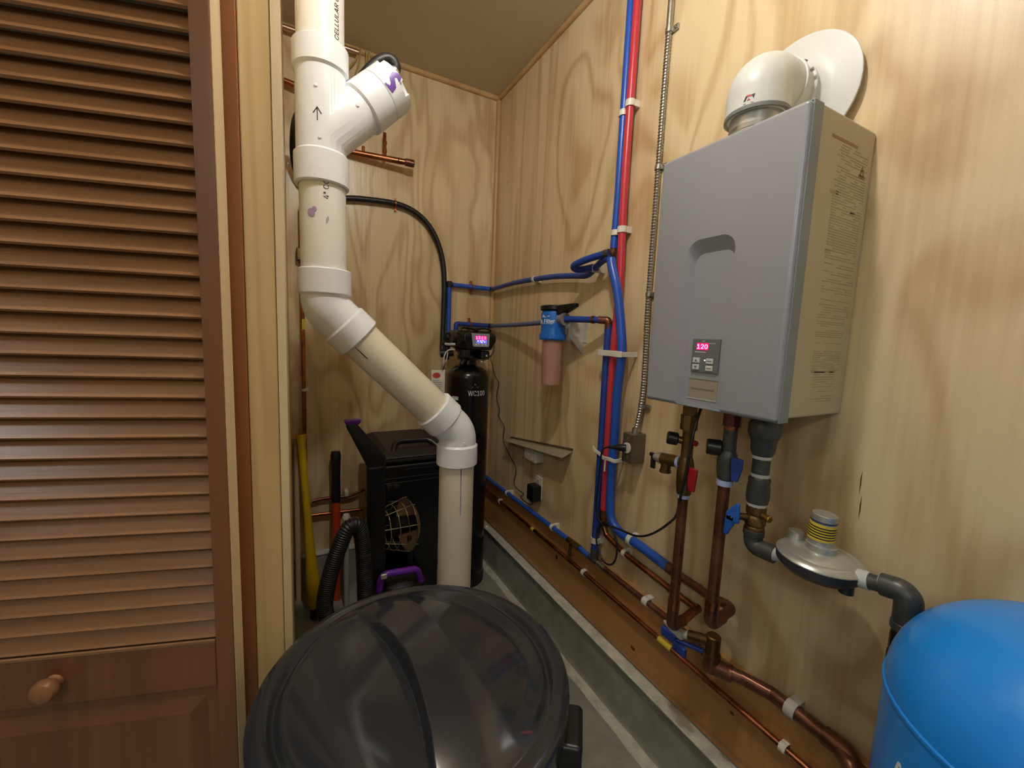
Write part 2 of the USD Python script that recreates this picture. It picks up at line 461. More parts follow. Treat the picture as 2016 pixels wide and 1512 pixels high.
# lamps, all of them out of view
t = thing('unseen_ceiling_lamp', 'unseen ceiling lampholder with a bare lit bulb, out of view overhead', 'lamp', LAMP_POS)
obj('lampholder', lathe([(0, 0.102), (0.055, 0.102), (0.055, 0.085), (0.03, 0.06), (0.02, 0.04), (0, 0.04)], LAMP_POS), white_pl, t)
b = trimesh.creation.icosphere(2, 0.034); b.apply_translation(LAMP_POS)
obj('bulb', b, L('bulb_glow'), t, smooth=True)
for LP, LE, LW in zip(UNSEEN_GLOBE_POS, UNSEEN_GLOBE_E, ('unseen globe lamp in the outer room, placed to light the right wall', 'unseen globe lamp behind the camera, placed to light the door and white pipe')):
    t = thing('unseen_pendant_lamp', LW, 'lamp', LP)
    b = trimesh.creation.icosphere(3, 0.12); b.apply_translation(LP)
    nm = L('globe_glow_%d' % int(LE))
    usdkit.material(stage, nm, {'e': ('emission', {'color': UNSEEN_GLOBE_COL, 'strength': LE})}, [], surface='e.emission')
    obj('globe', b, nm, t, smooth=True)
    obj('rod', cyl((LP[0], LP[1], LP[2] + 0.119), (LP[0], LP[1], ZC), 0.008), white_pl, t)

# ---------------------------------------------------------------- louvered bifold door
DP, DU, DN = V(-0.0978, 0.805, 0), V(-0.96, 0.281, 0) / math.hypot(0.96, 0.281), V(0.281, 0.96, 0) / math.hypot(0.281, 0.96)
def door_space(m):                                   # (u to the left, w into the door, z)
    m = m.copy()
    x, y, z = m.vertices.T.copy()
    m.vertices = DP + x[:, None] * DU + y[:, None] * DN + np.stack([0 * z, 0 * z, z], 1)
    m.invert()
    return m
dr = thing('door_1', 'brown-stained louvered bifold closet door', None, tuple(DP), kind='structure')
TH, DW = 0.0345, 0.42
obj('stile', door_space(rbox(0.0, 0.0285, 0, TH, 0.02, 2.03, 0.002)), door_wood, dr)
obj('stile', door_space(rbox(DW - 0.0285, DW, 0, TH, 0.02, 2.03, 0.002)), door_wood, dr)
obj('raw_edge', door_space(box(-0.0008, -0.00005, 0.002, TH - 0.001, 0.022, 2.028)), raw_wood, dr, smooth=None, label='unstained raw wood edge of the door')
obj('top_rail', door_space(rbox(0.0287, DW - 0.0287, 0.001, TH - 0.001, 1.955, 2.03, 0.002)), door_wood, dr)
obj('lock_rail', door_space(rbox(0.0287, DW - 0.0287, 0.001, TH - 0.001, 0.762, 0.845, 0.003)), door_wood, dr)
obj('rail_bead', door_space(rbox(0.0287, DW - 0.0287, -0.0005, 0.004, 0.8455, 0.852, 0.0015)), slat_wood, dr)
obj('bottom_rail', door_space(rbox(0.0287, DW - 0.0287, 0.001, TH - 0.001, 0.02, 0.15, 0.003)), door_wood, dr)
u0, u1, z0, z1 = 0.0289, DW - 0.0289, 0.152, 0.760
pv = [(u, w, z) for (du, w) in ((0.0, 0.014), (0.022, 0.014), (0.045, 0.004)) for u, z in ((u0 + du, z0 + du), (u1 - du, z0 + du), (u1 - du, z1 - du), (u0 + du, z1 - du))]
pv += [(u, 0.028, z) for u, z in ((u0, z0), (u1, z0), (u1, z1), (u0, z1))]
pf = []
for a in (0, 4):
    for k in range(4):
        j = (k + 1) % 4
        pf += [(a + k, a + j, a + 4 + j), (a + k, a + 4 + j, a + 4 + k)]
pf += [(8, 9, 10), (8, 10, 11), (12, 14, 13), (12, 15, 14)]
for k in range(4):
    j = (k + 1) % 4
    pf += [(12 + k, 12 + j, j), (12 + k, j, k)]
pm = trimesh.Trimesh(np.array(pv), pf, process=False)
pm.fix_normals(); pm.invert()
q = door_space(pm); q.fix_normals()
obj('raised_panel', q, door_wood, dr, smooth=None)
prof = Polygon([(0.0030, 0.0), (0.0062, -0.0025), (0.0098, -0.001), (0.0325, 0.0345), (0.0315, 0.0365), (0.0275, 0.0370)]).buffer(0.0006)
PITCH = 0.0322
for k in range(35):
    m = extr(prof, DW - 0.0578)                       # profile in (w, z), length along u
    m.vertices = np.stack([m.vertices[:, 2] + 0.0289, m.vertices[:, 0], m.vertices[:, 1] + 0.8555 + k * PITCH], 1)
    m = door_space(m)
    m.fix_normals()
    obj('slat', m, slat_wood, dr, smooth=30)
kn = lathe([(0, -0.029), (0.009, -0.0285), (0.0155, -0.026), (0.0185, -0.020), (0.0175, -0.013), (0.0125, -0.007), (0.0095, -0.003), (0.012, 0.001), (0, 0.001)], DP + DU * 0.262 + V(0, 0, 0.806), DN)
obj('knob', kn, wood('knob_wood', (160, 112, 78), (134, 88, 58), rough=0.4), dr)

# ---------------------------------------------------------------- white PVC vent stack
YP, XU, XL = 1.255, 0.080, 0.478
RP, RH, RF = 0.0572, 0.0672, 0.0612
st = thing('vent_stack', 'thick white plastic vent pipe with wye, offset elbows and capped branch', 'pipe', (XL, YP, 0))
obj('pipe', cyl((XU, YP, 2.06), (XU, YP, ZC), RP, 48), pvc_pipe, st)
D45 = V(1, 0, 1) / math.sqrt(2)
WO = V(XU, YP, 1.885)
body = cyl((XU, YP, 1.80), (XU, YP, 2.08), RF, 48)
arm = cyl(WO, WO + D45 * 0.165, RF, 48)
obj('wye_body', tm(man(body) + man(arm)), pvc, st, smooth=30)
def hub(o, d, h0, h1, r=RH):
    return lathe([(RF, h0 - 0.002), (r - 0.004, h0), (r, h0 + 0.004), (r, h1 - 0.003), (r - 0.003, h1), (RP, h1)], o, d, 48)
obj('hub', hub((XU, YP, 0), (0, 0, 1), 2.042, 2.106), pvc, st)
obj('hub', hub((XU, YP, 0), (0, 0, -1), -1.845, -1.765), pvc, st)
obj('hub', lathe([(RF, 0.138), (RH - 0.004, 0.140), (RH, 0.144), (RH, 0.2045), (0, 0.2045)], WO, D45, 48), pvc, st)
plug = cyl(WO + D45 * 0.2055, WO + D45 * 0.262, RH - 0.0005, 48, bev=0.003)
cuts = []
for k in range(4):
    a, b, _ = frame(D45)
    ang = math.radians(28 + 90 * k)
    u = a * math.cos(ang) + b * math.sin(ang)
    w = np.cross(D45, u)
    c = trimesh.creation.box([0.026, 0.034, 0.03])
    c.vertices = WO + D45 * 0.262 + u * RH + c.vertices @ np.stack([u, w, D45])
    cuts.append(man(c))
pl = man(plug)
for c in cuts:
    pl = pl - c
obj('cleanout_plug', tm(pl), pvc, st, smooth=30, label='white screw plug smeared with purple primer')
obj('pipe', cyl((XU + 0.003, YP, 1.50), (XU + 0.001, YP, 1.80), RP, 48), pvc_pipe, st)
E1, E2 = V(0.0845, YP, 1.454), V(XL, YP, 1.454 - 0.962 * (XL - 0.0845))
DD = (E2 - E1) / np.linalg.norm(E2 - E1)
obj('elbow', sweep(fillet([E1 + V(0, 0, 0.05), E1, E1 + DD * 0.10], 0.125, 16), RF, 48), pvc, st)
obj('hub', hub(E1 - V(0, 0, E1[2]), (0, 0, 1), 1.484, 1.552), pvc, st)
obj('hub', hub(E1, DD, 0.062, 0.122), pvc, st)
obj('pipe', cyl(E1 + DD * 0.06, E2 - DD * 0.06, RP, 48), pvc_old, st)
obj('elbow', sweep(fillet([E2 - DD * 0.10, E2, E2 - V(0, 0, 0.06)], 0.125, 16), RF, 48), pvc, st)
obj('hub', hub(E2, -DD, 0.056, 0.118), pvc, st)
obj('hub', hub((XL, YP, 0), (0, 0, -1), -1.036, -0.968), pvc, st)
obj('pipe', cyl((XL, YP, 0.0), (XL, YP, 1.0), RP, 48), pvc_old, st)
bosses = []
for o, d in ((wrap(trimesh.Trimesh([[0, 0, 0]], []), XU, YP, RF, -104, 1.987), None), (wrap(trimesh.Trimesh([[0, 0, 0]], []), XU, YP, RF, -97, 1.868), None)):
    p = o.vertices[0]
    bosses.append(cyl(p - V(0, 0.002, 0), p + V(0, -0.0025, 0), 0.0042, 14))
p = WO + D45 * 0.115 + V(0, -RF, 0)
bosses.append(cyl(p + V(0, .003, 0), p - V(0, 0.0025, 0), 0.0042, 14))
p = wrap(trimesh.Trimesh([[0, 0, 0]], []), XL, YP, RF, -88, 1.05).vertices[0]
bosses.append(cyl(p + V(0, .003, 0), p - V(0, 0.0025, 0), 0.0042, 14))
obj('boss', bosses, pvc, st)
FD = 0.0006
arrow = Polygon([(-0.0011, 0), (0.0011, 0), (0.0011, 0.030), (-0.0011, 0.030)]).union(Polygon([(0, 0.033), (0.0105, 0.017), (0.0085, 0.016), (0, 0.029), (-0.0085, 0.016), (-0.0105, 0.017)]))
obj('drawn_arrow', wrap(extr(arrow, FD), XU, YP, RF, -102, 1.905), ink, st, smooth=None)
obj('pipe_print', wrap(meshkit.text_mesh('CELLULAR CORE', 0.012, FD), XU, YP, RP, -47, 2.112, up=True), ink, st, smooth=None)
obj('pipe_print', wrap(meshkit.text_mesh('4" CORE', 0.0125, FD), XU, YP, RP, -78, 1.722, up=True), ink, st, smooth=None)
obj('primer_stain', wrap(extr(Point(0, 0).buffer(0.008).union(Point(0.009, 0.007).buffer(0.006)).union(Point(0.004, -0.006).buffer(0.006)), FD), XU, YP, RP, -122, 1.688), purple_f, st, smooth=None)
obj('primer_stain', wrap(extr(Polygon([(-0.045, 0), (0.02, 0), (0.012, 0.003), (-0.01, 0.006), (-0.03, 0.011), (-0.045, 0.012)]), FD), XU + 0.003, YP, RP, -110, 1.556), purple_f, st, smooth=None)
obj('primer_stain', wrap(extr(Polygon([(-0.0016, 0), (0.0016, 0), (0.0012, -0.06), (0.0022, -0.10), (0.001, -0.155), (-0.0005, -0.155), (0, -0.08)]), FD), XL, YP, RP, -96, 0.965), purple, st, smooth=None)
obj('primer_stain', wrap(extr(Polygon([(-0.055, 0), (0.03, 0), (0.0, -0.004), (-0.03, -0.006)]), FD), XL, YP, RP, -110, 0.966), purple_f, st, smooth=None)
obj('scuff_mark', [wrap(extr(Polygon([(0, 0), (0.004, 0.001), (0.008, 0.012), (0.006, 0.02), (0.001, 0.014)]), FD), XU, YP, RP, -86, 1.662),
                   wrap(extr(Polygon([(0, 0), (0.0015, 0), (0.003, 0.05), (0.001, 0.09), (0, 0.06)]), FD), XU, YP, RP, -66, 1.60),
                   wrap(extr(Polygon([(0, 0), (0.006, -0.002), (0.009, 0.004), (0.007, 0.012), (0.002, 0.010)]), FD), XU, YP, RP, -52, 1.645)], scuff, st, smooth=None)
def on_axis(m, o, d, r, up):                          # x along the axis d, y round it from the direction up
    d = V(*d) / np.linalg.norm(d); up = V(*up); up = up - d * (up @ d); up /= np.linalg.norm(up)
    side = np.cross(up, d)
    m = m.copy(); x, y, z = m.vertices.T
    a = y / r
    m.vertices = V(*o) + x[:, None] * d + (r + z)[:, None] * (np.cos(a)[:, None] * up - np.sin(a)[:, None] * side)
    m.fix_normals()
    return m
S = Polygon([(0, 0), (0.006, -0.012), (0.016, -0.006), (0.022, 0.006), (0.034, 0.010), (0.044, 0.004), (0.046, -0.008), (0.038, -0.012), (0.040, -0.002), (0.032, 0.002), (0.026, -0.004), (0.018, -0.018), (0.004, -0.022)]).buffer(0.0022)
obj('primer_stain', on_axis(extr(affinity.scale(S, 1, -1, origin=(0, 0)), FD).subdivide_to_size(0.006), WO + D45 * 0.212, D45, RH, (0.35, -0.85, 0.35)), purple, st, smooth=None)
obj('primer_stain', on_axis(extr(Polygon([(-0.052, -0.02), (-0.044, 0.0), (-0.045, 0.05), (-0.05, 0.085), (-0.0545, 0.085), (-0.053, 0.03)]), FD).subdivide_to_size(0.006), E2 - DD * 0.064, DD, RP, (0.0, -1, 0)), purple_f, st, smooth=None)
obj('pen_mark', on_axis(extr(Polygon([(0, -0.0008), (0.03, -0.0014), (0.045, -0.001), (0.045, 0.001), (0.03, 0.0014), (0, 0.0008)]), FD).subdivide_to_size(0.01), E1 + DD * 0.125, DD, RP, (-0.35, -0.8, -0.3)), ink, st, smooth=None)

# black hose from the plug, behind the stack and along the back wall
hp = spline([(0.252, 1.27, 2.075), (0.268, 1.27, 2.115), (0.274, 1.275, 2.135), (0.262, 1.28, 2.152), (0.225, 1.285, 2.135), (0.16, 1.32, 2.055), (0.10, 1.50, 2.06), (0.04, 1.95, 2.23), (0.024, 2.20, 2.215), (0.045, 2.285, 2.10), (0.13, 2.305, 2.035), (0.259, 2.308, 2.051), (0.40, 2.308, 2.066),
             (0.502, 2.308, 2.068), (0.60, 2.308, 2.045), (0.69, 2.308, 1.975), (0.750, 2.308, 1.86), (0.774, 2.308, 1.733), (0.777, 2.308, 1.55), (0.773, 2.304, 1.40), (0.766, 2.29, 1.305)], 150)
t = thing('drain_hose', 'black rubber hose looping from capped pipe branch along the back wall', 'hose', (0.776, 2.29, 1.30))
obj('hose', sweep(hp, 0.0145, 18), black_rub, t)
obj('hose_clamp', sweep(resample(hp[2:6], 0.006), 0.0168, 20), steel, t)
obj('clamp_screw', cyl(hp[3] + V(-0.022, -0.012, 0.004), hp[3] + V(0.002, -0.018, 0.006), 0.0045, 12), steel, t)
k = int(np.argmin(np.abs(hp[:, 0] - 0.502) + (hp[:, 1] < 2.2)))
obj('hose_clip', [lathe([(0.0146, -0.004), (0.0185, -0.004), (0.0185, 0.004), (0.0146, 0.004), (0.0146, -0.004)], hp[k], (1, 0, 0.05), 24), box(0.497, 0.507, 2.318, YB - 0.0003, 2.035, 2.10)], copper, t, label='small copper pipe clip holding the hose')

# ---------------------------------------------------------------- water heater
HY0, HY1, HZ0, HZ1, HX = 0.4625, 0.806, 1.241, 1.846, 0.844
h = thing('water_heater', 'grey wall-hung tankless water heater with red digits', 'water heater', (HX, (HY0 + HY1) / 2, HZ0))
cover = man(rbox(HX, 0.868, HY0 - 0.0005, HY1 + 0.0005, HZ0, HZ1, 0.009))
def arch(y0, y1, ztop, r, zb):
    P = [(y0, zb), (y1, zb)]
    for c, a0 in (((y1 - r, ztop - r), 0), ((y0 + r, ztop - r), 90)):
        P += [(c[0] + r * math.cos(math.radians(a0 + k * 9)), c[1] + r * math.sin(math.radians(a0 + k * 9))) for k in range(11)]
    return np.array(P)
fr, bk = arch(0.5835, 0.7065, 1.634, 0.034, HZ0 - 0.01), arch(0.5905, 0.695, 1.604, 0.028, HZ0 - 0.01)
frx = np.vstack([np.column_stack([np.full(len(fr), HX - 0.0001), fr]), np.column_stack([np.full(len(fr), HX - 0.02), fr]), np.column_stack([np.full(len(bk), HX + 0.017), bk])])
pocket = man(trimesh.convex.convex_hull(frx))
obj('front_cover', tm(cover - pocket), heat_gray, h, smooth=24)
BAND = man(rbox(0.8535, 0.8857, HY0 - 0.0025, HY1 + 0.0025, HZ0 - 0.0015, HZ1 + 0.0015, 0.002)) - man(box(0.84, 0.90, HY0 + 0.001, HY1 - 0.001, HZ0 + 0.001, HZ1 - 0.001))
obj('cover_band', tm(BAND), heat_band, h)
obj('casing', rbox(0.886, XR - 0.0005, HY0 + 0.0005, HY1 - 0.0005, HZ0 + 0.006, HZ1 + 0.004, 0.006), heat_body, h)
FX = HX + 0.017                                     # floor of the recess
EX, EY = (0, -1, 0), (0, 0, 1)                       # reading direction on faces that look to -x
cp = obj('control_panel', rbox(FX - 0.004, FX + 0.001, 0.607, 0.680, 1.325, 1.405, 0.0015), heat_panel, h)
obj('display', box(FX - 0.0048, FX - 0.0041, 0.6365, 0.667, 1.3785, 1.3945), led_glow, cp, smooth=None, label='lit red display reading 120')
obj('digits', text('120', 0.0105, 0.0006, (FX - 0.0049, 0.6515, 1.3865), EX, EY, True, True, 1.1), led_red, cp, smooth=None)
for yy, zz, sym in ((0.6645, 1.3535, 1), (0.6645, 1.3375, -1), (0.6285, 1.3530, 0), (0.6285, 1.3365, 0)):
    bt = obj('button', rbox(FX - 0.0068, FX - 0.0035, yy - 0.0092, yy + 0.0092, zz - 0.0063, zz + 0.0063, 0.0012), button_m, cp)
    if sym:
        mk = Polygon([(-0.004, -0.003 * sym), (0.004, -0.003 * sym), (0, 0.0035 * sym)])
    else:
        mk = Polygon([(-0.006, -0.001), (0.006, -0.001), (0.006, 0.001), (-0.006, 0.001)])
    obj('symbol', place(extr(mk, 0.0004), (FX - 0.0069, yy, zz), EX, EY), ink_gray, '/'.join(cp.split('/')), smooth=None)
obj('indicator', place(extr(Point(0, 0).buffer(0.0015), 0.0006), (FX - 0.0043, 0.6425, 1.3545), EX, EY), lcd_icons, cp, smooth=None)
obj('caption', [box(FX - 0.0043, FX - 0.0040, 0.642, 0.672, 1.3725, 1.3745), box(FX - 0.0043, FX - 0.0040, 0.619, 0.636, 1.3935, 1.3950), box(FX - 0.0043, FX - 0.004, 0.646, 0.653, 1.3985, 1.4005)], button_m, cp, smooth=None)
rp = obj('rating_plate', rbox(FX - 0.0012, FX + 0.0006, 0.606, 0.683, 1.262, 1.308, 0.0004), plate_m, h)
obj('plate_print', [box(FX - 0.0016, FX - 0.0012, 0.614, 0.676, 1.2835, 1.2872), box(FX - 0.0018, FX - 0.001, 0.605, 0.684, 1.3078, 1.3092)], ink_gray, rp, smooth=None)
obj('plate_print', box(FX - 0.0016, FX - 0.0008, 0.606, 0.684, 1.2605, 1.2622), button_m, rp, smooth=None)
# printed instructions on the side: rows of fine lines in blocks
rng = np.random.default_rng(5)
rows = []
z = 1.795
ys = HY0 + 0.0005
while z > 1.275:
    gap = 0.0052
    if 1.345 < z < 1.46:
        x0, x1, gap = 0.955, 1.066, 0.0044
    elif z <= 1.345:
        x0, x1 = 0.965, 1.05
    else:
        x0 = 0.955 + (0.02 if z > 1.7 else 0) * rng.random()
        x1 = 1.078
    if rng.random() < 0.86:
        x = x0
        while x < x1:
            w = rng.uniform(0.008, 0.03)
            if rng.random() < 0.82:
                rows.append(box(x, min(x + w, x1), ys - 0.0004, ys, z - rng.uniform(0.0009, 0.0014), z + 0.0008))
            x += w + 0.002
    z -= gap
rows += [box(0.955, 1.055, ys - 0.0004, ys, 1.3415, 1.3450), box(0.945, 0.975, ys - 0.0004, ys, 1.70, 1.707), box(1.03, 1.05, ys - 0.0004, ys, 1.672, 1.679), box(0.952, 0.972, ys - 0.0004, ys, 1.585, 1.592)]
obj('printed_text', rows, plain('faded_print', (174, 161, 130), 0.6), h, smooth=None)
rows = [box(0.93, 1.03, ys - 0.0004, ys, 1.800, 1.806)] + [place(extr(Polygon([(0, 0), (0.016, 0.0), (0.008, 0.014)]), 0.0004), (1.045 + 0.006 * k, ys, 1.748 + 0.012 * (k % 2)), (1, 0, 0), (0, 0, 1)) for k in range(3)]
obj('printed_text', rows, plain('brown_print', (160, 132, 98), 0.6), h, smooth=None)
# connections beneath
CX = 0.93

# vent elbow and wall flange
VX, VY, VZ = 0.945, 0.632, 1.982
t = thing('vent_elbow', 'white flue elbow from heater top into round wall flange', 'vent', (VX, VY, HZ1 + 0.004))
obj('collar', lathe([(0.050, 0), (0.0545, 0), (0.0545, 0.075), (0.050, 0.075)], (VX, VY, HZ1 + 0.004), (0, 0, 1), 44), silver, t)
obj('collar_band', lathe([(0.0545, 0.020), (0.0562, 0.021), (0.0562, 0.030), (0.0545, 0.031)], (VX, VY, HZ1 + 0.004), (0, 0, 1), 44), steel, t)
RV = 0.0655
pth = fillet([(VX, VY, 1.905), (VX, VY, VZ), (1.012, VY, VZ)], 0.0655, 22)
obj('elbow', sweep(pth, RV, 52), vent_m, t)
obj('elbow_lip', lathe([(0.0600, -0.004), (RV + 0.0016, -0.004), (RV + 0.0016, 0.003), (RV, 0.005)], (VX, VY, 1.907), (0, 0, 1), 52), plain('lip_gray', (120, 122, 122), 0.4), t)
for xx in (1.010, 1.046):
    obj('ring', lathe([(RV - 0.004, -0.004), (RV + 0.0035, -0.003), (RV + 0.0035, 0.003), (RV - 0.004, 0.004)], (xx, VY, VZ), (1, 0, 0), 48), vent_m, t)
obj('sleeve', lathe([(RV - 0.002, 1.0), (RV - 0.002, 1.085), (RV - 0.004, 1.085)], (0, VY, VZ), (1, 0, 0), 48), vent_m, t)
p = V(1.028, VY - 0.061, VZ + 0.022)
obj('screw', [cyl(p, p + V(0, -0.006, 0.002), 0.004, 12), cyl(V(1.028, VY - 0.045, VZ + 0.046), V(1.028, VY - 0.049, VZ + 0.051), 0.004, 12)], steel, t)
obj('wall_flange', lathe([(RV - 0.003, 1.054), (RV + 0.002, 1.060), (RV + 0.010, 1.067), (0.092, 1.0735), (0.134, 1.0765), (0.1385, 1.0785), (0.1385, 1.083), (0.134, 1.0845), (0.07, 1.0855)], (0, VY, VZ), (1, 0, 0), 64), vent_m, t)
obj('flange_mount', cyl((1.085, VY, VZ), (XR + 0.003, VY, VZ), 0.060, 40), vent_m, t)
def on_elbow(m, z0, phi):
    return wrap(m, VX, VY, RV, phi, z0)
mk = [Polygon([(-0.010, -0.004), (-0.006, 0.006), (-0.002, 0.006), (-0.006, -0.004)]), Polygon([(0.004, 0.006), (0.012, 0.007), (0.010, -0.002), (0.007, 0.003)])]
PH = 180 + 17
obj('logo', [on_elbow(extr(q, 0.0006), 1.9235, PH) for q in mk], ink, t, smooth=None, label='small black and red mark')
obj('logo', [on_elbow(extr(Polygon([(-0.004, 0.0075), (0.003, 0.0075), (0.006, 0.002), (0.002, 0.004), (-0.003, 0.003)]), 0.0006), 1.9235, PH), on_elbow(extr(Polygon([(-0.003, -0.004), (0.004, -0.004), (0.0005, 0.0005)]), 0.0006), 1.9235, PH)], decal_red, t, smooth=None)
obj('logo', on_elbow(extr(Polygon([(-0.010, -0.0105), (0.010, -0.0105), (0.010, -0.009), (-0.010, -0.009)]), 0.0006), 1.9235, PH), ink_gray, t, smooth=None)

# ---------------------------------------------------------------- pipes on the right wall
def clip(p, axis, r, wall='x', mat=None, w=0.008, lugs=True):
    """pipe clip: a band round the pipe with feet on the wall"""
    ax = {'x': V(1, 0, 0), 'y': V(0, 1, 0), 'z': V(0, 0, 1)}[axis]
    p = V(*p)
    parts = [lathe([(r + 0.0002, -w), (r + 0.0036, -w), (r + 0.0036, w), (r + 0.0002, w), (r + 0.0002, -w)], p, ax, 28)]
    lo, hi = p - ax * w, p + ax * w
    s = r + 0.003
    if wall == 'x':
        q = [min(p[0] + r, XR - 0.0012), XR - 0.0003]
        if axis == 'y':
            parts.append(box(q[0] - 0.004, q[1], lo[1], hi[1], p[2] - s, p[2] + s))
        else:
            parts.append(box(q[0] - 0.004, q[1], p[1] - s, p[1] + s, lo[2], hi[2]))
    return cat_(parts)

t = thing('red_pipe', 'red plastic water pipe running down the plywood wall', 'pipe', (1.07, 1.19, 0.70))
red_pts = [(1.07, 1.191, ZC), (1.07, 1.193, 2.232), (1.07, 1.191, 1.80), (1.07, 1.184, 1.60), (1.068, 1.190, 1.40), (1.068, 1.193, 1.20), (1.07, 1.193, 1.0), (1.07, 1.190, 0.715)]
obj('pipe', sweep(spline(red_pts, 50), 0.0143, 20), pex_red, t)
obj('clip', clip((1.07, 1.192, 2.224), 'z', 0.0143, w=0.011), white_pl, t)
obj('clip', clip((1.07, 1.191, 1.795), 'z', 0.0143, w=0.011), white_pl, t)
obj('fitting', [cyl((1.07, 1.19, 0.735), (1.07, 1.19, 0.70), 0.0162, 20), cyl((1.07, 1.19, 0.70), (1.07, 1.19, 0.672), 0.0135, 20)], copper, t)
t = thing('blue_pipe', 'blue pipe beside the red one, from ceiling to hairpin fittings', 'pipe', (1.07, 1.224, 1.70))
obj('pipe', sweep([(1.07, 1.2215, ZC), (1.07, 1.2235, 2.2), (1.07, 1.2245, 1.9), (1.07, 1.230, 1.735)], 0.0140, 20), pex_blue, t)
obj('clip', clip((1.07, 1.223, 2.205), 'z', 0.0140, w=0.010), white_pl, t)
obj('clip', clip((1.07, 1.225, 1.790), 'z', 0.0140, w=0.010), white_pl, t)
obj('fitting', [cyl((1.07, 1.231, 1.74), (1.07, 1.232, 1.685), 0.0125, 18), cyl((1.07, 1.231, 1.715), (1.03, 1.222, 1.712), 0.0115, 16), cyl((1.07, 1.231, 1.69), (1.036, 1.216, 1.690), 0.0115, 16)], copper_dk, t, label='aged copper tee')
obj('ring', [cyl((1.054, 1.228, 1.7135), (1.048, 1.226, 1.713), 0.0135, 16), cyl((1.052, 1.223, 1.690), (1.046, 1.221, 1.690), 0.0135, 16)], steel, t)
lp = spline([(1.034, 1.212, 1.712), (1.012, 1.29, 1.702), (0.999, 1.352, 1.690), (1.000, 1.381, 1.680), (1.017, 1.384, 1.673), (1.034, 1.35, 1.6715), (1.042, 1.31, 1.6735)], 60)
t = thing('blue_pipe', 'short blue hairpin bend sticking out beside the red pipe', 'pipe', (1.034, 1.212, 1.70))
obj('pipe', sweep(lp, 0.0135, 18), pex_dblue, t)
obj('end_ring', cyl(lp[0], lp[0] + V(-0.006, 0.022, -0.002), 0.015, 16), iron, t)
t = thing('blue_pipe', 'blue pipe from the hairpin bend along to the back wall and down', 'pipe', (0.806, 2.30, 1.30))
pp = spline([(1.036, 1.205, 1.688), (1.046, 1.28, 1.683), (1.062, 1.36, 1.655), (1.066, 1.42, 1.656), (1.066, 1.60, 1.673), (1.066, 1.80, 1.681), (1.066, 1.96, 1.683), (1.066, 2.10, 1.680), (1.066, 2.20, 1.676), (1.064, 2.268, 1.674)], 60)
obj('pipe', sweep(pp, 0.0125, 18), pex_dblue, t)
obj('pipe', pipe([(1.066, 2.288, 1.673), (0.806, 2.304, 1.678), (0.806, 2.304, 1.30)], 0.0130, 0.012), pex_blue, t)
obj('elbow', [cyl((1.068, 2.262, 1.673), (1.055, 2.296, 1.673), 0.0142, 18), cyl((0.806, 2.304, 1.66), (0.806, 2.304, 1.696), 0.0142, 18), cyl((0.79, 2.304, 1.678), (0.826, 2.304, 1.678), 0.0142, 18)], black_rub, t)
obj('clip', clip((1.066, 1.79, 1.6805), 'y', 0.0125), white_pl, t)
obj('clip', clip((1.050, 1.312, 1.672), 'y', 0.0125, w=0.006), white_dirty, t)
obj('clip', [lathe([(0.0131, -0.005), (0.0165, -0.005), (0.0165, 0.005), (0.0131, 0.005), (0.0131, -0.005)], (0.945, 2.2955, 1.6755), (1, 0, 0), 24), box(0.9405, 0.9495, 2.309, YB - 0.0003, 1.64, 1.712)], copper, t, label='copper clip')
t = thing('blue_pipe', 'wide blue pipe bulging in front of the red one then turning right', 'pipe', (1.07, 0.85, 0.66))
bp = spline([(1.038, 1.204, 1.690), (1.036, 1.186, 1.64), (1.038, 1.161, 1.575), (1.041, 1.133, 1.45), (1.044, 1.121, 1.34), (1.052, 1.138, 1.23), (1.062, 1.149, 1.06), (1.064, 1.153, 0.95), (1.064, 1.152, 0.80), (1.064, 1.140, 0.725), (1.066, 1.112, 0.694), (1.068, 1.06, 0.683), (1.07, 1.00, 0.680), (1.07, 0.90, 0.670), (1.07, 0.855, 0.665)], 90)
obj('pipe', sweep(bp, 0.0165, 20), pex_blue, t)
obj('clip', clip((1.0685, 1.035, 0.682), 'y', 0.0168, w=0.009), white_pl, t)
obj('fitting', [cyl((1.07, 0.868, 0.667), (1.07, 0.83, 0.664), 0.0176, 18)], copper_dk, t)
obj('clip', [rbox(1.040, 1.046, 1.112, 1.245, 1.335, 1.357, 0.002), rbox(1.040, XR - 0.0005, 1.2455, 1.2485, 1.337, 1.355, 0.001), rbox(1.024, XR - 0.0005, 1.100, 1.1035, 1.337, 1.355, 0.001), rbox(1.0235, 1.0275, 1.100, 1.146, 1.335, 1.357, 0.0015)], white_pl, t, label='white saddle clip across three pipes')
zt = [(1.050, 1.252, 0.972), (1.048, 1.238, 0.962), (1.050, 1.21, 0.954), (1.047, 1.185, 0.946), (1.044, 1.155, 0.951), (1.047, 1.128, 0.950), (1.062, 1.124, 0.950), (1.095, 1.128, 0.950)]
obj('cable_tie', [sweep(resample(spline(zt, 30), 0.004) + V(0, 0, dz), 0.0026, 8) for dz in (-0.005, -0.0025, 0, 0.0025, 0.005)], white_pl, t, label='white cable tie with a hanging tail')
obj('tie_tail', rbox(1.036, 1.0385, 1.160, 1.168, 0.900, 0.957, 0.001), white_pl, t)
t = thing('blue_pipe', 'narrow blue pipe left of the red one, running down from the filter elbow', 'pipe', (1.07, 1.228, 0.53))
obj('pipe', sweep([(1.068, 1.228, 1.452), (1.07, 1.229, 1.2), (1.07, 1.2275, 0.95), (1.07, 1.228, 0.53)], 0.0150, 20), pex_dblue, t)
obj('clip', clip((1.07, 1.228, 0.592), 'z', 0.0150, w=0.011), white_pl, t)
obj('fitting', [cyl((1.07, 1.228, 0.555), (1.07, 1.228, 0.507), 0.0165, 18), cyl((1.07, 1.25, 0.507), (1.07, 1.20, 0.507), 0.0145, 18)], iron, t)
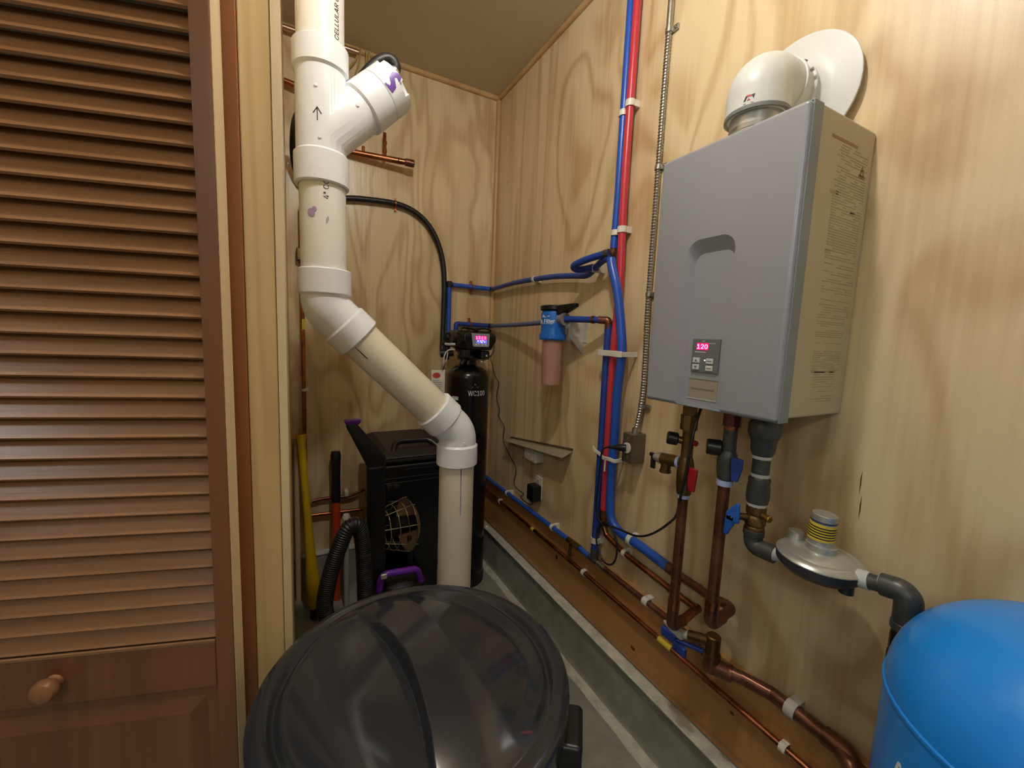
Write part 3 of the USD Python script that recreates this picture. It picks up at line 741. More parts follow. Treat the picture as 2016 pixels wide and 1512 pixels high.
t = thing('filter_outlet_pipe', 'blue pipe stub joining filter housing to the narrow blue pipe', 'pipe', (1.03, 1.30, 1.47))
obj('pipe', sweep([(0.992, 1.405, 1.4735), (1.02, 1.33, 1.472), (1.05, 1.25, 1.470)], 0.0125, 18), pex_dblue, t)
obj('elbow', pipe([(1.046, 1.262, 1.4705), (1.0665, 1.228, 1.469), (1.068, 1.228, 1.435)], 0.0148, 0.012), copper_dk, t)
obj('ring', cyl((1.034, 1.288, 1.471), (1.038, 1.278, 1.471), 0.0155, 18), copper, t)
t = thing('filter_inlet_pipe', 'dusty blue pipe from the softener along to the filter housing', 'pipe', (0.85, 2.28, 1.42))
obj('pipe', sweep(spline([(0.988, 1.555, 1.462), (1.01, 1.70, 1.460), (1.038, 1.90, 1.457), (1.058, 2.10, 1.456), (1.064, 2.27, 1.4555)], 30), 0.0112, 16), plain('pex_dusty', (92, 104, 142), 0.5), t)
obj('pipe', pipe([(1.066, 2.29, 1.4555), (0.851, 2.304, 1.459), (0.851, 2.304, 1.34)], 0.0130, 0.012), pex_dblue, t)
obj('elbow', cyl((1.068, 2.262, 1.4555), (1.055, 2.298, 1.4555), 0.0142, 18), black_rub, t)
obj('clip', [lathe([(0.0131, -0.005), (0.0165, -0.005), (0.0165, 0.005), (0.0131, 0.005), (0.0131, -0.005)], (0.94, 2.2985, 1.4575), (1, 0, 0), 24), box(0.9355, 0.9445, 2.311, YB - 0.0003, 1.42, 1.496)], copper, t, label='copper clip')

# electric conduit and outlet box
t = thing('conduit', 'thin ribbed steel conduit left of the water heater', 'conduit', (1.088, 1.055, 1.07))
obj('tube', cyl((1.088, 1.054, 2.39), (1.088, 1.054, ZC), 0.0102, 18), steel, t)
cpts = spline([(1.088, 1.054, 2.392), (1.088, 1.056, 2.1), (1.088, 1.056, 1.75), (1.088, 1.055, 1.45), (1.086, 1.049, 1.2), (1.078, 1.055, 1.10), (1.072, 1.056, 1.072)], 60)
cpts = resample(cpts, 0.0016)
s = np.arange(len(cpts)) * 0.0016
obj('armour', sweep(cpts, 0.0092 + 0.0014 * np.sin(s / 0.0096 * 2 * math.pi), 12), steel, t)
for zz, yy in ((2.387, 1.054), (1.970, 1.056), (1.555, 1.055), (1.167, 1.050)):
    obj('strap', [lathe([(0.0103, -0.007), (0.0122, -0.007), (0.0122, 0.007), (0.0103, 0.007)], (1.088, yy, zz), (0, 0, 1), 20), rbox(1.091, XR - 0.0003, yy - 0.032, yy - 0.0105, zz - 0.008, zz + 0.008, 0.001), cyl((1.091, yy - 0.022, zz), (1.087, yy - 0.022, zz), 0.004, 10)], steel, t)
t = thing('outlet_box', 'dull steel outlet box below the ribbed conduit', 'outlet box', (1.07, 1.055, 0.965))
obj('box', rbox(1.0385, XR - 0.0005, 1.030, 1.0815, 0.966, 1.071, 0.003), box_steel, t)
obj('receptacle', cyl((1.0385, 1.056, 1.020), (1.0345, 1.056, 1.020), 0.0185, 24), white_pl, t, label='round white socket face')
obj('connector', cyl((1.072, 1.056, 1.069), (1.074, 1.056, 1.088), 0.0135, 16), steel, t)
obj('screw', [cyl((1.0386, 1.056, 1.053), (1.0365, 1.056, 1.053), 0.003, 10), cyl((1.0386, 1.056, 0.985), (1.0365, 1.056, 0.985), 0.003, 10)], steel, t)
PLUG = ( [lathe([(0, 0), (0.0125, 0), (0.0135, 0.012), (0.0115, 0.03), (0.007, 0.042), (0.005, 0.060), (0, 0.060)], (1.034, 1.056, 1.020), (-0.6, 0.8, -0.1), 20)])
ck = spline([(0.998, 1.104, 1.014), (1.010, 1.140, 1.000), (1.020, 1.166, 0.975), (1.028, 1.180, 0.90), (1.028, 1.186, 0.80), (1.026, 1.18, 0.73), (1.028, 1.15, 0.703), (1.030, 1.12, 0.705)], 40)
ck2 = spline([(0.940, 0.700, 1.238), (0.925, 0.698, 1.205), (0.902, 0.694, 1.14), (0.900, 0.700, 1.05), (0.905, 0.712, 1.00), (0.945, 0.752, 0.92), (0.985, 0.806, 0.862), (1.010, 0.880, 0.792), (1.024, 0.965, 0.738), (1.030, 1.040, 0.722), (1.031, 1.10, 0.712), (1.032, 1.155, 0.690), (1.031, 1.178, 0.645), (1.030, 1.165, 0.595), (1.029, 1.125, 0.562), (1.028, 1.080, 0.575), (1.027, 1.058, 0.630), (1.027, 1.075, 0.690), (1.028, 1.120, 0.716), (1.029, 1.150, 0.700), (1.030, 1.160, 0.66)], 160)
pc = obj('power_cord', [sweep(ck2, 0.0036, 10), sweep(ck, 0.0034, 10)], black_rub, h, label='black power cord coiled at the foot of the pipes')
obj('plug', PLUG, black_pl, pc)

# cartridge water filter
FXc, FYc = 0.985, 1.482
t = thing('water_filter', 'blue-headed cartridge water filter with pale brown bowl', 'water filter', (FXc, FYc, 1.195))
obj('bowl', lathe([(0, 1.195), (0.038, 1.195), (0.0405, 1.199), (0.0445, 1.39), (0, 1.39)], (FXc, FYc, 0), (0, 0, 1), 40), sump_m, t)
obj('head', lathe([(0, 1.386), (0.052, 1.386), (0.0565, 1.392), (0.0565, 1.405), (0.0525, 1.418), (0.0515, 1.445), (0.0545, 1.450), (0.0535, 1.497), (0.048, 1.508), (0, 1.508)], (FXc, FYc, 0), (0, 0, 1), 44), blue_head, t)
obj('rib', [box(FXc + 0.0555 * math.cos(a) - 0.0015, FXc + 0.0555 * math.cos(a) + 0.0015, FYc + 0.0555 * math.sin(a) - 0.0015, FYc + 0.0555 * math.sin(a) + 0.0015, 1.388, 1.41) for a in np.linspace(0, 6.1, 22)], blue_head, t)
obj('printed_label', wrap(meshkit.text_mesh('in. Filter', 0.0155, 0.0008, True), FXc, FYc, 0.0543, 158, 1.456), white_pl, t, smooth=None, label='white lettering on the blue head')
obj('printed_label', [wrap(extr(Polygon([(0, 0), (0.012, 0.010), (0.020, 0.001), (0.032, 0.004), (0.040, 0.008), (0.044, 0.003), (0.036, 0.0), (0.02, -0.002)]), 0.0008), FXc, FYc, 0.0537, 172, 1.480), wrap(extr(Polygon([(0, 0), (0.07, 0), (0.07, 0.0018), (0, 0.0018)]), 0.0008).subdivide_to_size(0.01), FXc, FYc, 0.0545, 160, 1.4515)], white_pl, t, smooth=None)
obj('cap', lathe([(0, 1.508), (0.054, 1.508), (0.0585, 1.513), (0.0585, 1.526), (0.054, 1.530), (0, 1.532)], (FXc, FYc, 0), (0, 0, 1), 40), black_pl, t)
obj('cap_lever', trimesh.convex.convex_hull(np.vstack([rbox(FXc - 0.02, FXc + 0.02, FYc - 0.06, FYc - 0.03, 1.488, 1.530, 0.006).vertices, rbox(FXc + 0.005, FXc + 0.03, FYc - 0.135, FYc - 0.10, 1.520, 1.536, 0.006).vertices])), black_pl, t)
obj('port', [cyl((FXc, FYc - 0.04, 1.4735), (FXc + 0.004, FYc - 0.078, 1.4735), 0.0235, 28), lathe([(0.0155, 0), (0.0265, 0), (0.0265, 0.008), (0.0155, 0.008)], (FXc + 0.004, FYc - 0.072, 1.4735), (0.08, -1, 0), 28)], plain('port_gray', (126, 124, 122), 0.5), t)
obj('port', cyl((FXc, FYc + 0.04, 1.4635), (FXc + 0.004, FYc + 0.08, 1.4625), 0.0195, 24), blue_head, t)
obj('bracket', [rbox(FXc + 0.045, XR - 0.0005, FYc - 0.062, FYc - 0.058, 1.40, 1.47, 0.001), rbox(XR - 0.004, XR - 0.0005, FYc - 0.09, FYc + 0.09, 1.38, 1.49, 0.001), trimesh.convex.convex_hull(np.array([(XR - 0.001, FYc - 0.062, 1.40), (XR - 0.001, FYc - 0.057, 1.40), (XR - 0.001, FYc - 0.062, 1.33), (XR - 0.001, FYc - 0.057, 1.33), (FXc + 0.045, FYc - 0.062, 1.40), (FXc + 0.045, FYc - 0.057, 1.40)]))], white_dirty, t)

# tilted flashing strip, junction box, outlet, adapter
t = thing('drip_shield', 'tilted metal strip fixed to the wall above the white junction box', 'strip', (1.07, 1.74, 0.82))
pl4 = np.array([(XR - 0.0005, 2.039, 0.818), (XR - 0.0005, 1.448, 0.898), (1.036, 1.440, 0.876), (1.040, 2.022, 0.815)])
obj('shelf', trimesh.convex.convex_hull(np.vstack([pl4, pl4 - V(0, 0, 0.003)])), flash_m, t, smooth=None)
up4 = np.array([(XR - 0.0005, 2.039, 0.8185), (XR - 0.0005, 1.448, 0.8985), (XR - 0.0005, 1.448, 0.909), (XR - 0.0005, 2.030, 0.829)])
obj('upstand', trimesh.convex.convex_hull(np.vstack([up4, up4 - V(0.002, 0, 0)])), plain('flash_dark', (106, 92, 70), 0.5, metal=0.4), t, smooth=None)
t = thing('junction_box', 'small white plastic junction box under the tilted metal strip', 'junction box', (1.075, 1.735, 0.775))
jb = man(rbox(1.050, XR - 0.0005, 1.682, 1.790, 0.776, 0.838, 0.004))
jb = jb - man(cyl((1.06, 1.745, 0.812), (1.04, 1.745, 0.812), 0.0085, 20))
obj('box', tm(jb), white_dirty, t, smooth=30)
obj('screw', cyl((1.0502, 1.712, 0.792), (1.047, 1.712, 0.792), 0.0055, 12), white_pl, t)
t = thing('wall_outlet', 'white wall outlet with a black adapter plugged into it', 'outlet', (XR, 1.72, 0.582))
obj('plate', rbox(XR - 0.006, XR - 0.0004, 1.680, 1.757, 0.583, 0.697, 0.0025), white_pl, t)
for zz in (0.668, 0.612):
    obj('socket', rbox(XR - 0.008, XR - 0.0055, 1.702, 1.735, zz - 0.014, zz + 0.014, 0.002), white_dirty, t)
ad = thing('power_adapter', 'black power adapter in the white outlet, its thin cord straggling up the corner', 'adapter', (1.07, 1.70, 0.578))
obj('case', rbox(1.040, 1.091, 1.672, 1.735, 0.579, 0.660, 0.007), black_pl, ad)
obj('cord', [sweep(spline([(0.968, 2.02, 1.345), (0.98, 2.06, 1.31), (1.02, 2.17, 1.26), (1.084, 2.277, 1.215), (1.087, 2.235, 1.15), (1.087, 2.191, 1.115), (1.087, 2.212, 1.029), (1.087, 2.165, 0.957), (1.087, 2.176, 0.924), (1.087, 2.098, 0.872), (1.087, 2.104, 0.835), (1.088, 2.102, 0.79), (1.088, 2.05, 0.742), (1.088, 1.98, 0.70), (1.088, 1.937, 0.662), (1.088, 1.948, 0.571), (1.085, 1.837, 0.558), (1.085, 1.868, 0.532), (1.082, 1.80, 0.527), (1.07, 1.73, 0.545), (1.066, 1.705, 0.580)], 160), 0.0022, 8)], black_rub, ad, label='thin black cord up to the softener')

# ---------------------------------------------------------------- low pipe runs
t = thing('low_pipe', 'low pipe above the pine board, blue near the corner and dark copper further right', 'pipe', (1.07, 1.5, 0.51))
obj('pipe', cyl((1.066, 2.31, 0.514), (1.066, 1.40, 0.513), 0.0108, 18), pex_blue, t)
obj('pipe', cyl((1.066, 1.318, 0.513), (1.066, 1.252, 0.509), 0.0108, 18), pex_blue, t)
obj('pipe', cyl((1.066, 1.20, 0.506), (1.066, 0.80, 0.500), 0.0105, 18), copper_dk, t)
obj('drain_fitting', [cyl((1.066, 1.402, 0.513), (1.066, 1.316, 0.513), 0.0128, 18), cyl((1.066, 1.36, 0.513), (1.048, 1.36, 0.513), 0.009, 14), cyl((1.056, 1.37, 0.505), (1.054, 1.372, 0.455), 0.0065, 14), sweep(spline([(1.046, 1.36, 0.523), (1.04, 1.335, 0.527), (1.042, 1.305, 0.523)], 12), 0.004, 8), cyl((1.054, 1.372, 0.46), (1.053, 1.38, 0.438), 0.0055, 12)], brass, t)
for yy in (1.985, 1.525):
    obj('clip', clip((1.066, yy, 0.5135), 'y', 0.0110), white_pl, t)
obj('clip', clip((1.066, 0.942, 0.502), 'y', 0.0108, w=0.011), white_pl, t)
obj('coupling', cyl((1.066, 1.20, 0.5065), (1.066, 1.155, 0.5055), 0.0128, 18), steel, t)
t = thing('copper_pipe', 'lowest thin copper pipe along the pine board, with yellow tags', 'pipe', (1.07, 1.2, 0.41))
obj('pipe', sweep([(1.068, 2.31, 0.433), (1.068, 1.30, 0.420), (1.068, 0.85, 0.408), (1.068, 0.30, 0.393)], 0.0085, 16), copper, t)
for yy, zz in ((2.078, 0.430), (1.285, 0.4195), (0.478, 0.398)):
    obj('clip', clip((1.068, yy, zz), 'y', 0.0088), white_pl, t)
for yy, zz, ww in ((1.70, 0.4252, 0.012), (0.852, 0.4081, 0.027)):
    obj('yellow_tag', lathe([(0.0087, -ww), (0.0098, -ww), (0.0098, ww), (0.0087, ww)], (1.068, yy, zz), (0, 1, 0), 18), yellow_tag, t, label='yellow paper tag wrapped round the pipe')
# hot line: red pipe -> copper -> up to the heater
t = thing('copper_riser', 'left vertical copper riser with red-levered valve under the heater', 'pipe', (0.93, 0.725, 0.60))
obj('pipe', pipe([(1.07, 1.19, 0.680), (1.07, 1.165, 0.640), (1.07, 1.06, 0.616), (1.07, 0.851, 0.600), (1.068, 0.752, 0.597)], 0.0105, 0.02), copper, t)
obj('pipe', cyl((0.93, 0.725, 0.640), (0.93, 0.725, 1.02), 0.0130, 20), copper_dk, t)
obj('elbow', pipe([(0.93, 0.725, 0.665), (0.93, 0.727, 0.597), (0.985, 0.733, 0.597)], 0.0150, 0.022), copper_dk, t)
obj('pipe', cyl((0.985, 0.733, 0.597), (1.075, 0.752, 0.597), 0.0125, 18), copper, t)
obj('coupling', [cyl((0.93, 0.725, 0.655), (0.93, 0.725, 0.688), 0.0158, 18), cyl((1.07, 0.855, 0.600), (1.07, 0.83, 0.600), 0.0130, 18)], copper, t)
obj('clip', clip((1.07, 1.062, 0.6165), 'y', 0.0108), white_pl, t)
obj('union_nut', [cyl((CX, 0.727, 1.205), (CX, 0.727, HZ0 + 0.008), 0.0195, 6), cyl((CX, 0.727, 1.165), (CX, 0.727, 1.205), 0.022, 8)], brass, t)
obj('valve_body', [cyl((CX, 0.726, 1.085), (CX, 0.726, 1.17), 0.0150, 20), lathe([(0.014, 0.985), (0.0185, 0.99), (0.0215, 1.015), (0.0225, 1.045), (0.0200, 1.075), (0.015, 1.09)], (CX, 0.725, 0), (0, 0, 1), 24), cyl((CX - 0.005, 0.735, 1.132), (CX - 0.016, 0.752, 1.136), 0.010, 16)], brass, t)
obj('service_cap', cyl((0.918, 0.748, 1.135), (0.898, 0.768, 1.137), 0.0175, 24, bev=0.003), black_pl, t, label='round black cap')
obj('relief_valve', [cyl((CX, 0.730, 1.072), (CX - 0.006, 0.80, 1.066), 0.0165, 20), cyl((CX - 0.006, 0.785, 1.068), (CX - 0.006, 0.787, 1.034), 0.0135, 18), cyl((CX - 0.006, 0.787, 1.036), (CX - 0.006, 0.787, 1.030), 0.0160, 18)], brass, t)
obj('relief_cap', lathe([(0.0165, 0), (0.0165, 0.008), (0.010, 0.026), (0, 0.030)], (CX - 0.006, 0.80, 1.066), (-0.08, 1, -0.05), 20), silver, t)
obj('relief_lever', [rbox(0.916, 0.922, 0.820, 0.836, 1.030, 1.070, 0.002), rbox(0.916, 0.926, 0.820, 0.842, 1.064, 1.074, 0.002)], black_pl, t)
obj('pipe_tape', [cyl((CX, 0.725, 0.978), (CX, 0.725, 0.990), 0.0165, 20), cyl((CX - 0.001, 0.742, 1.0705), (CX - 0.002, 0.750, 1.070), 0.0178, 20)], tape_blue, t)
obj('lever', [trimesh.convex.convex_hull(np.vstack([rbox(0.903, 0.911, 0.672, 0.700, 1.052, 1.074, 0.003).vertices, rbox(0.903, 0.911, 0.676, 0.694, 1.012, 1.024, 0.003).vertices])), cyl((0.93, 0.705, 1.055), (0.908, 0.692, 1.062), 0.007, 14)], red_h, t, label='red valve lever')
obj('test_stem', cyl((CX - 0.006, 0.708, 1.135), (CX - 0.008, 0.694, 1.135), 0.0075, 14), red_h, t)

t = thing('copper_riser', 'right vertical copper riser with blue-levered valve under the heater', 'pipe', (0.93, 0.61, 0.67))
obj('pipe', cyl((0.93, 0.612, 0.71), (0.93, 0.612, 1.06), 0.0140, 20), copper_dk, t)
obj('elbow', pipe([(0.93, 0.612, 0.745), (0.93, 0.613, 0.682), (0.985, 0.62, 0.682)], 0.0168, 0.024), copper_dk, t)
obj('pipe', pipe([(0.985, 0.62, 0.682), (1.055, 0.63, 0.680), (1.062, 0.70, 0.665), (1.07, 0.835, 0.664)], 0.0130, 0.04), copper_dk, t)
obj('coupling', cyl((0.93, 0.612, 0.728), (0.93, 0.612, 0.750), 0.0178, 18), copper, t)
obj('union_nut', [cyl((CX, 0.608, 1.200), (CX, 0.608, HZ0 + 0.008), 0.0200, 8)], plain('nut_maroon', (104, 50, 48), 0.4, metal=0.3), t)
obj('union_ring', cyl((CX, 0.608, 1.192), (CX, 0.608, 1.201), 0.017, 18), copper, t)
obj('valve_body', [cyl((CX, 0.609, 1.125), (CX, 0.609, 1.193), 0.0158, 20), lathe([(0.014, 1.065), (0.0195, 1.07), (0.0230, 1.09), (0.0235, 1.115), (0.020, 1.132), (0.0158, 1.14)], (CX, 0.61, 0), (0, 0, 1), 24)], iron, t)
obj('service_cap', [cyl((0.924, 0.624, 1.142), (0.902, 0.650, 1.142), 0.0195, 24, bev=0.003)], black_pl, t, label='round black cap')
obj('pipe_tape', cyl((CX, 0.611, 1.052), (CX, 0.611, 1.066), 0.0185, 20), tape_blue, t)
obj('lever', [trimesh.convex.convex_hull(np.vstack([rbox(0.905, 0.913, 0.558, 0.586, 1.108, 1.132, 0.003).vertices, rbox(0.905, 0.913, 0.566, 0.582, 1.076, 1.090, 0.003).vertices])), cyl((0.93, 0.592, 1.118), (0.91, 0.576, 1.120), 0.0075, 14)], blue_h, t, label='dark blue valve lever')

t = thing('main_pipe', 'thick dark copper supply pipe running low to the right from a blue-levered valve', 'pipe', (1.05, 0.6, 0.5))
obj('pipe', pipe([(1.012, 0.652, 0.560), (1.012, 0.652, 0.512), (1.045, 0.585, 0.512), (1.068, 0.52, 0.511), (1.068, 0.375, 0.508), (1.045, 0.335, 0.500), (1.03, 0.315, 0.45), (1.03, 0.31, 0.0)], 0.0168, 0.022), copper_dk, t)
obj('elbow', [sweep(fillet([(1.012, 0.652, 0.545), (1.012, 0.652, 0.508), (1.035, 0.605, 0.510)], 0.022), 0.0222, 20), lathe([(0, -0.022), (0.021, -0.016), (0.0235, 0.0), (0.019, 0.02)], (1.012, 0.652, 0.512), (0, 0, 1), 24), sweep(fillet([(1.068, 0.40, 0.508), (1.068, 0.352, 0.508), (1.032, 0.318, 0.47)], 0.03), 0.0205, 20)], copper_dk, t)
obj('tee', [cyl((1.012, 0.652, 0.540), (1.012, 0.652, 0.598), 0.0190, 20, bev=0.003), cyl((1.012, 0.652, 0.578), (0.990, 0.712, 0.562), 0.0150, 18)], brass, t)
obj('clip', clip((1.068, 0.470, 0.5105), 'y', 0.0172, w=0.012), white_dirty, t)
obj('hose_bib', [cyl((0.990, 0.712, 0.562), (0.980, 0.745, 0.553), 0.0115, 16), trimesh.convex.convex_hull(np.vstack([rbox(0.968, 0.978, 0.72, 0.755, 0.546, 0.570, 0.004).vertices, rbox(0.965, 0.975, 0.765, 0.785, 0.560, 0.570, 0.004).vertices]))], white_dirty, t, label='small pale lever')
obj('lever', [rbox(0.962, 0.976, 0.738, 0.790, 0.520, 0.552, 0.007), rbox(0.960, 0.974, 0.700, 0.744, 0.506, 0.536, 0.006), cyl((1.01, 0.672, 0.535), (0.975, 0.742, 0.532), 0.007, 12)], blue_h, t, label='dark blue winged lever')
obj('pipe', pipe([(1.066, 0.80, 0.500), (1.05, 0.73, 0.505), (1.012, 0.66, 0.52)], 0.0105, 0.03), copper_dk, t)

# gas train
GX, GY = 0.945, 0.538
t = thing('gas_line', 'black iron gas pipe with blue valve, silver regulator and drop behind the tank', 'gas pipe', (GX, GY, 0.9))
obj('union', [lathe([(0.020, HZ0 + 0.008), (0.026, 1.232), (0.0335, 1.218), (0.0345, 1.196), (0.0300, 1.186), (0.0265, 1.178), (0.0250, 1.155), (0.0205, 1.145)], (GX, GY, 0), (0, 0, 1), 14), cyl((GX, GY, 1.10), (GX, GY, 1.15), 0.0185, 20)], iron, t)
obj('pipe_tape', [cyl((GX, GY, 1.138), (GX, GY, 1.146), 0.0200, 20), cyl((GX, GY - 0.001, 1.096), (GX, GY - 0.001, 1.103), 0.0200, 20), cyl((GX, GY, 1.026), (GX, GY, 1.034), 0.0205, 20)], tape_white, t)
obj('coupling', lathe([(0.0200, 1.096), (0.0232, 1.090), (0.0222, 1.078), (0.0240, 1.070), (0.0245, 1.045), (0.0225, 1.034), (0.0190, 1.032)], (GX, GY, 0), (0, 0, 1), 24), iron, t)
obj('valve_body', lathe([(0.0185, 1.030), (0.0210, 1.026), (0.0210, 1.008), (0.0185, 1.004), (0.0225, 0.998), (0.0225, 0.982), (0.0195, 0.978), (0.0215, 0.974), (0.0215, 0.958), (0.0185, 0.954)], (GX, GY, 0), (0, 0, 1), 12), brass, t)
obj('test_plug', [cyl((GX - 0.004, GY - 0.018, 1.008), (GX - 0.008, GY - 0.038, 1.008), 0.0085, 14, bev=0.002)], brass_br, t)
obj('valve_stem', cyl((GX, GY, 0.995), (GX - 0.036, GY + 0.024, 0.997), 0.0085, 14), brass, t)
obj('lever', [trimesh.convex.convex_hull(np.vstack([rbox(GX - 0.046, GX - 0.036, GY + 0.012, GY + 0.044, 0.982, 1.004, 0.004).vertices, rbox(GX - 0.044, GX - 0.036, GY + 0.014, GY + 0.024, 1.012, 1.030, 0.004).vertices])), trimesh.convex.convex_hull(np.vstack([rbox(GX - 0.046, GX - 0.036, GY + 0.020, GY + 0.044, 0.980, 0.998, 0.004).vertices, rbox(GX - 0.044, GX - 0.036, GY + 0.036, GY + 0.048, 0.945, 0.962, 0.004).vertices]))], blue_v, t, label='bright blue wing lever')
obj('lever_screw', cyl((GX - 0.046, GY + 0.029, 0.993), (GX - 0.0485, GY + 0.030, 0.993), 0.004, 10), chrome, t)
obj('elbow', [sweep(fillet([(GX, GY, 0.965), (GX, GY, 0.928), (GX + 0.002, GY - 0.05, 0.930)], 0.03, 12), 0.0200, 22), lathe([(0.018, 0.970), (0.0225, 0.968), (0.0225, 0.956), (0.0200, 0.952)], (GX, GY, 0), (0, 0, 1), 22)], iron, t)
obj('nipple', cyl((GX + 0.002, GY - 0.045, 0.930), (0.952, 0.46, 0.938), 0.0150, 18), tape_white, t)
RG = V(0.958, 0.408, 0.957)
TL = V(0.0, -0.05, 1.0); TL /= np.linalg.norm(TL)
rg = obj('regulator', lathe([(0, -0.040), (0.026, -0.040), (0.040, -0.034), (0.062, -0.024), (0.0745, -0.012), (0.0765, 0.003), (0, 0.004)], RG, TL, 44), plain('regulator_dark', (74, 76, 80), 0.4, metal=0.5), t, label='round gas regulator with silver top')
obj('dome', lathe([(0, 0.0042), (0.0760, 0.0042), (0.0765, 0.0065), (0.0720, 0.0115), (0.064, 0.0150), (0.058, 0.0140), (0.052, 0.0180), (0.040, 0.022), (0.028, 0.024), (0.027, 0.036), (0, 0.036)], RG, TL, 48), silver, rg)
obj('stack', [lathe([(0, 0.036), (0.0225, 0.036), (0.0225, 0.098), (0.0215, 0.1), (0, 0.1)], RG + V(0, 0.004, 0), TL, 32)], silver, rg)
obj('stack_label', lathe([(0.0226, 0.047), (0.0234, 0.047), (0.0234, 0.082), (0.0226, 0.082)], RG + V(0, 0.004, 0), TL, 32), yellow_tag, rg, label='yellow label with black lines of print')
obj('label_print', [lathe([(0.02345, hh), (0.0236, hh), (0.0236, hh + 0.0024), (0.02345, hh + 0.0024)], RG + V(0, 0.004, 0), TL, 32) for hh in (0.052, 0.0575, 0.063, 0.0685, 0.074)], ink, rg)
obj('stack_ring', lathe([(0.0226, 0.0845), (0.0232, 0.0845), (0.0232, 0.0875), (0.0226, 0.0875)], RG + V(0, 0.004, 0), TL, 32), plain('ring_blue', (60, 60, 96), 0.4), rg)
obj('boss', [cyl(RG + V(0.004, 0.052, 0.014), RG + V(0.004, 0.050, 0.040), 0.0145, 20), cyl(RG + V(0.004, 0.05, 0.036), RG + V(0.004, 0.050, 0.043), 0.011, 6)], silver, rg)
obj('side_lug', cyl(RG + V(0.0, -0.052, -0.014), RG + V(0.0, -0.052, -0.042), 0.0125, 16), plain('lug_dark', (70, 72, 76), 0.4, metal=0.5), rg)
obj('nipple', cyl((0.958, 0.352, 0.952), (0.960, 0.30, 0.962), 0.0150, 18), iron, t)
obj('nipple_tape', [cyl((0.9585, 0.340, 0.955), (0.959, 0.322, 0.958), 0.0172, 18), cyl((0.9598, 0.306, 0.961), (0.960, 0.302, 0.962), 0.0178, 18)], tape_white, t)
obj('elbow', [sweep(fillet([(0.960, 0.305, 0.962), (0.9605, 0.266, 0.968), (0.9605, 0.264, 0.90)], 0.03, 12), 0.0205, 22), lathe([(0.019, 0.912), (0.0222, 0.910), (0.0222, 0.898), (0.0195, 0.895)], (0.9605, 0.264, 0), (0, 0, 1), 22)], iron, t)
obj('union', lathe([(0.0180, 0.90), (0.0205, 0.885), (0.0205, 0.860), (0.0185, 0.856), (0.0215, 0.850), (0.0215, 0.835), (0.0170, 0.830)], (0.9605, 0.264, 0), (0, 0, 1), 12), plain('union_shiny', (88, 80, 72), 0.25, metal=0.9), t)
obj('drop_pipe', cyl((0.9605, 0.264, 0.0), (0.9605, 0.264, 0.9), 0.0165, 20), iron, t)

# ---------------------------------------------------------------- blue pressure tank
TX, TY, TR = 0.872, 0.050, 0.200
t = thing('pressure_tank', 'bright blue domed steel pressure tank', 'tank', (TX, TY, 0))
dome = [(TR * math.cos(a) ** 0.72, 0.90 + 0.150 * math.sin(a)) for a in np.linspace(0, math.pi / 2, 24)]
dome[-1] = (0, dome[-1][1])
obj('shell', lathe([(0, 0.05), (0.12, 0.05), (0.17, 0.065), (TR - 0.006, 0.11), (TR, 0.14), (TR, 0.895)], (TX, TY, 0), (0, 0, 1), 72), tank_blue, t)
obj('dome', lathe(dome, (TX, TY, 0), (0, 0, 1), 72), tank_blue, t, smooth=50)
obj('weld_seam', lathe([(TR - 0.001, 0.892), (TR + 0.0022, 0.8945), (TR + 0.0022, 0.899), (TR - 0.001, 0.902)], (TX, TY, 0), (0, 0, 1), 72), tank_blue, t)
obj('skirt', lathe([(0.15, 0), (0.172, 0), (0.168, 0.07), (0.15, 0.07)], (TX, TY, 0), (0, 0, 1), 48), black_pl, t)
mk = [sweep(spline([(-0.060, 0.030, 0), (-0.052, 0.055, 0), (-0.044, 0.020, 0), (-0.038, 0.0, 0), (-0.028, 0.030, 0), (-0.012, 0.050, 0), (0.010, 0.054, 0), (0.030, 0.048, 0), (0.040, 0.038, 0)], 60), 0.0022, 6)]
q = mk[0].copy(); q.vertices[:, 2] *= 0.2
obj('logo', wrap(q, TX, TY, TR, 180 - 27, 0.775), plain('logo_white', (220, 226, 236), 0.4), t, label='white curved marking near the top of the shell')

# ---------------------------------------------------------------- water softener
SX, SY, SR = 0.851, 2.097, 0.115
t = thing('water_softener', 'tall black water softener tank with lit control head', 'water softener', (SX, SY, 0))
sd = [(SR * math.cos(a), 1.165 + 0.075 * math.sin(a)) for a in np.linspace(0, math.pi / 2 - 0.45, 12)]
obj('tank', lathe([(0, 0), (0.10, 0), (SR, 0.03)] + sd + [(0.045, 1.238), (0.042, 1.262), (0, 1.262)], (SX, SY, 0), (0, 0, 1), 56), black_tank, t)
obj('neck', lathe([(0, 1.262), (0.058, 1.262), (0.062, 1.275), (0.055, 1.292), (0.075, 1.312), (0.075, 1.32), (0, 1.32)], (SX, SY, 0), (0, 0, 1), 36), black_pl, t)
hv = np.vstack([rbox(0.772, 0.962, 1.978, 2.15, 1.352, 1.404, 0.016).vertices, rbox(0.760, 0.958, 2.02, 2.19, 1.33, 1.418, 0.016).vertices, rbox(0.790, 0.945, 1.992, 2.15, 1.318, 1.36, 0.012).vertices])
hd = obj('control_head', trimesh.convex.convex_hull(hv), black_pl, t, smooth=40)
bz = Polygon([(-0.050, 0.031), (0.048, 0.030), (0.047, -0.030), (0.044, -0.034), (-0.036, -0.034), (-0.040, -0.030)])
FO, FEX, FEY = V(0.866, 1.9755, 1.372), (1, 0, 0), (0, 0, 1)
obj('bezel', place(extr(bz.buffer(0.002), 0.004), FO, FEX, FEY), plain('bezel_gray', (150, 156, 164), 0.4), hd, smooth=None)
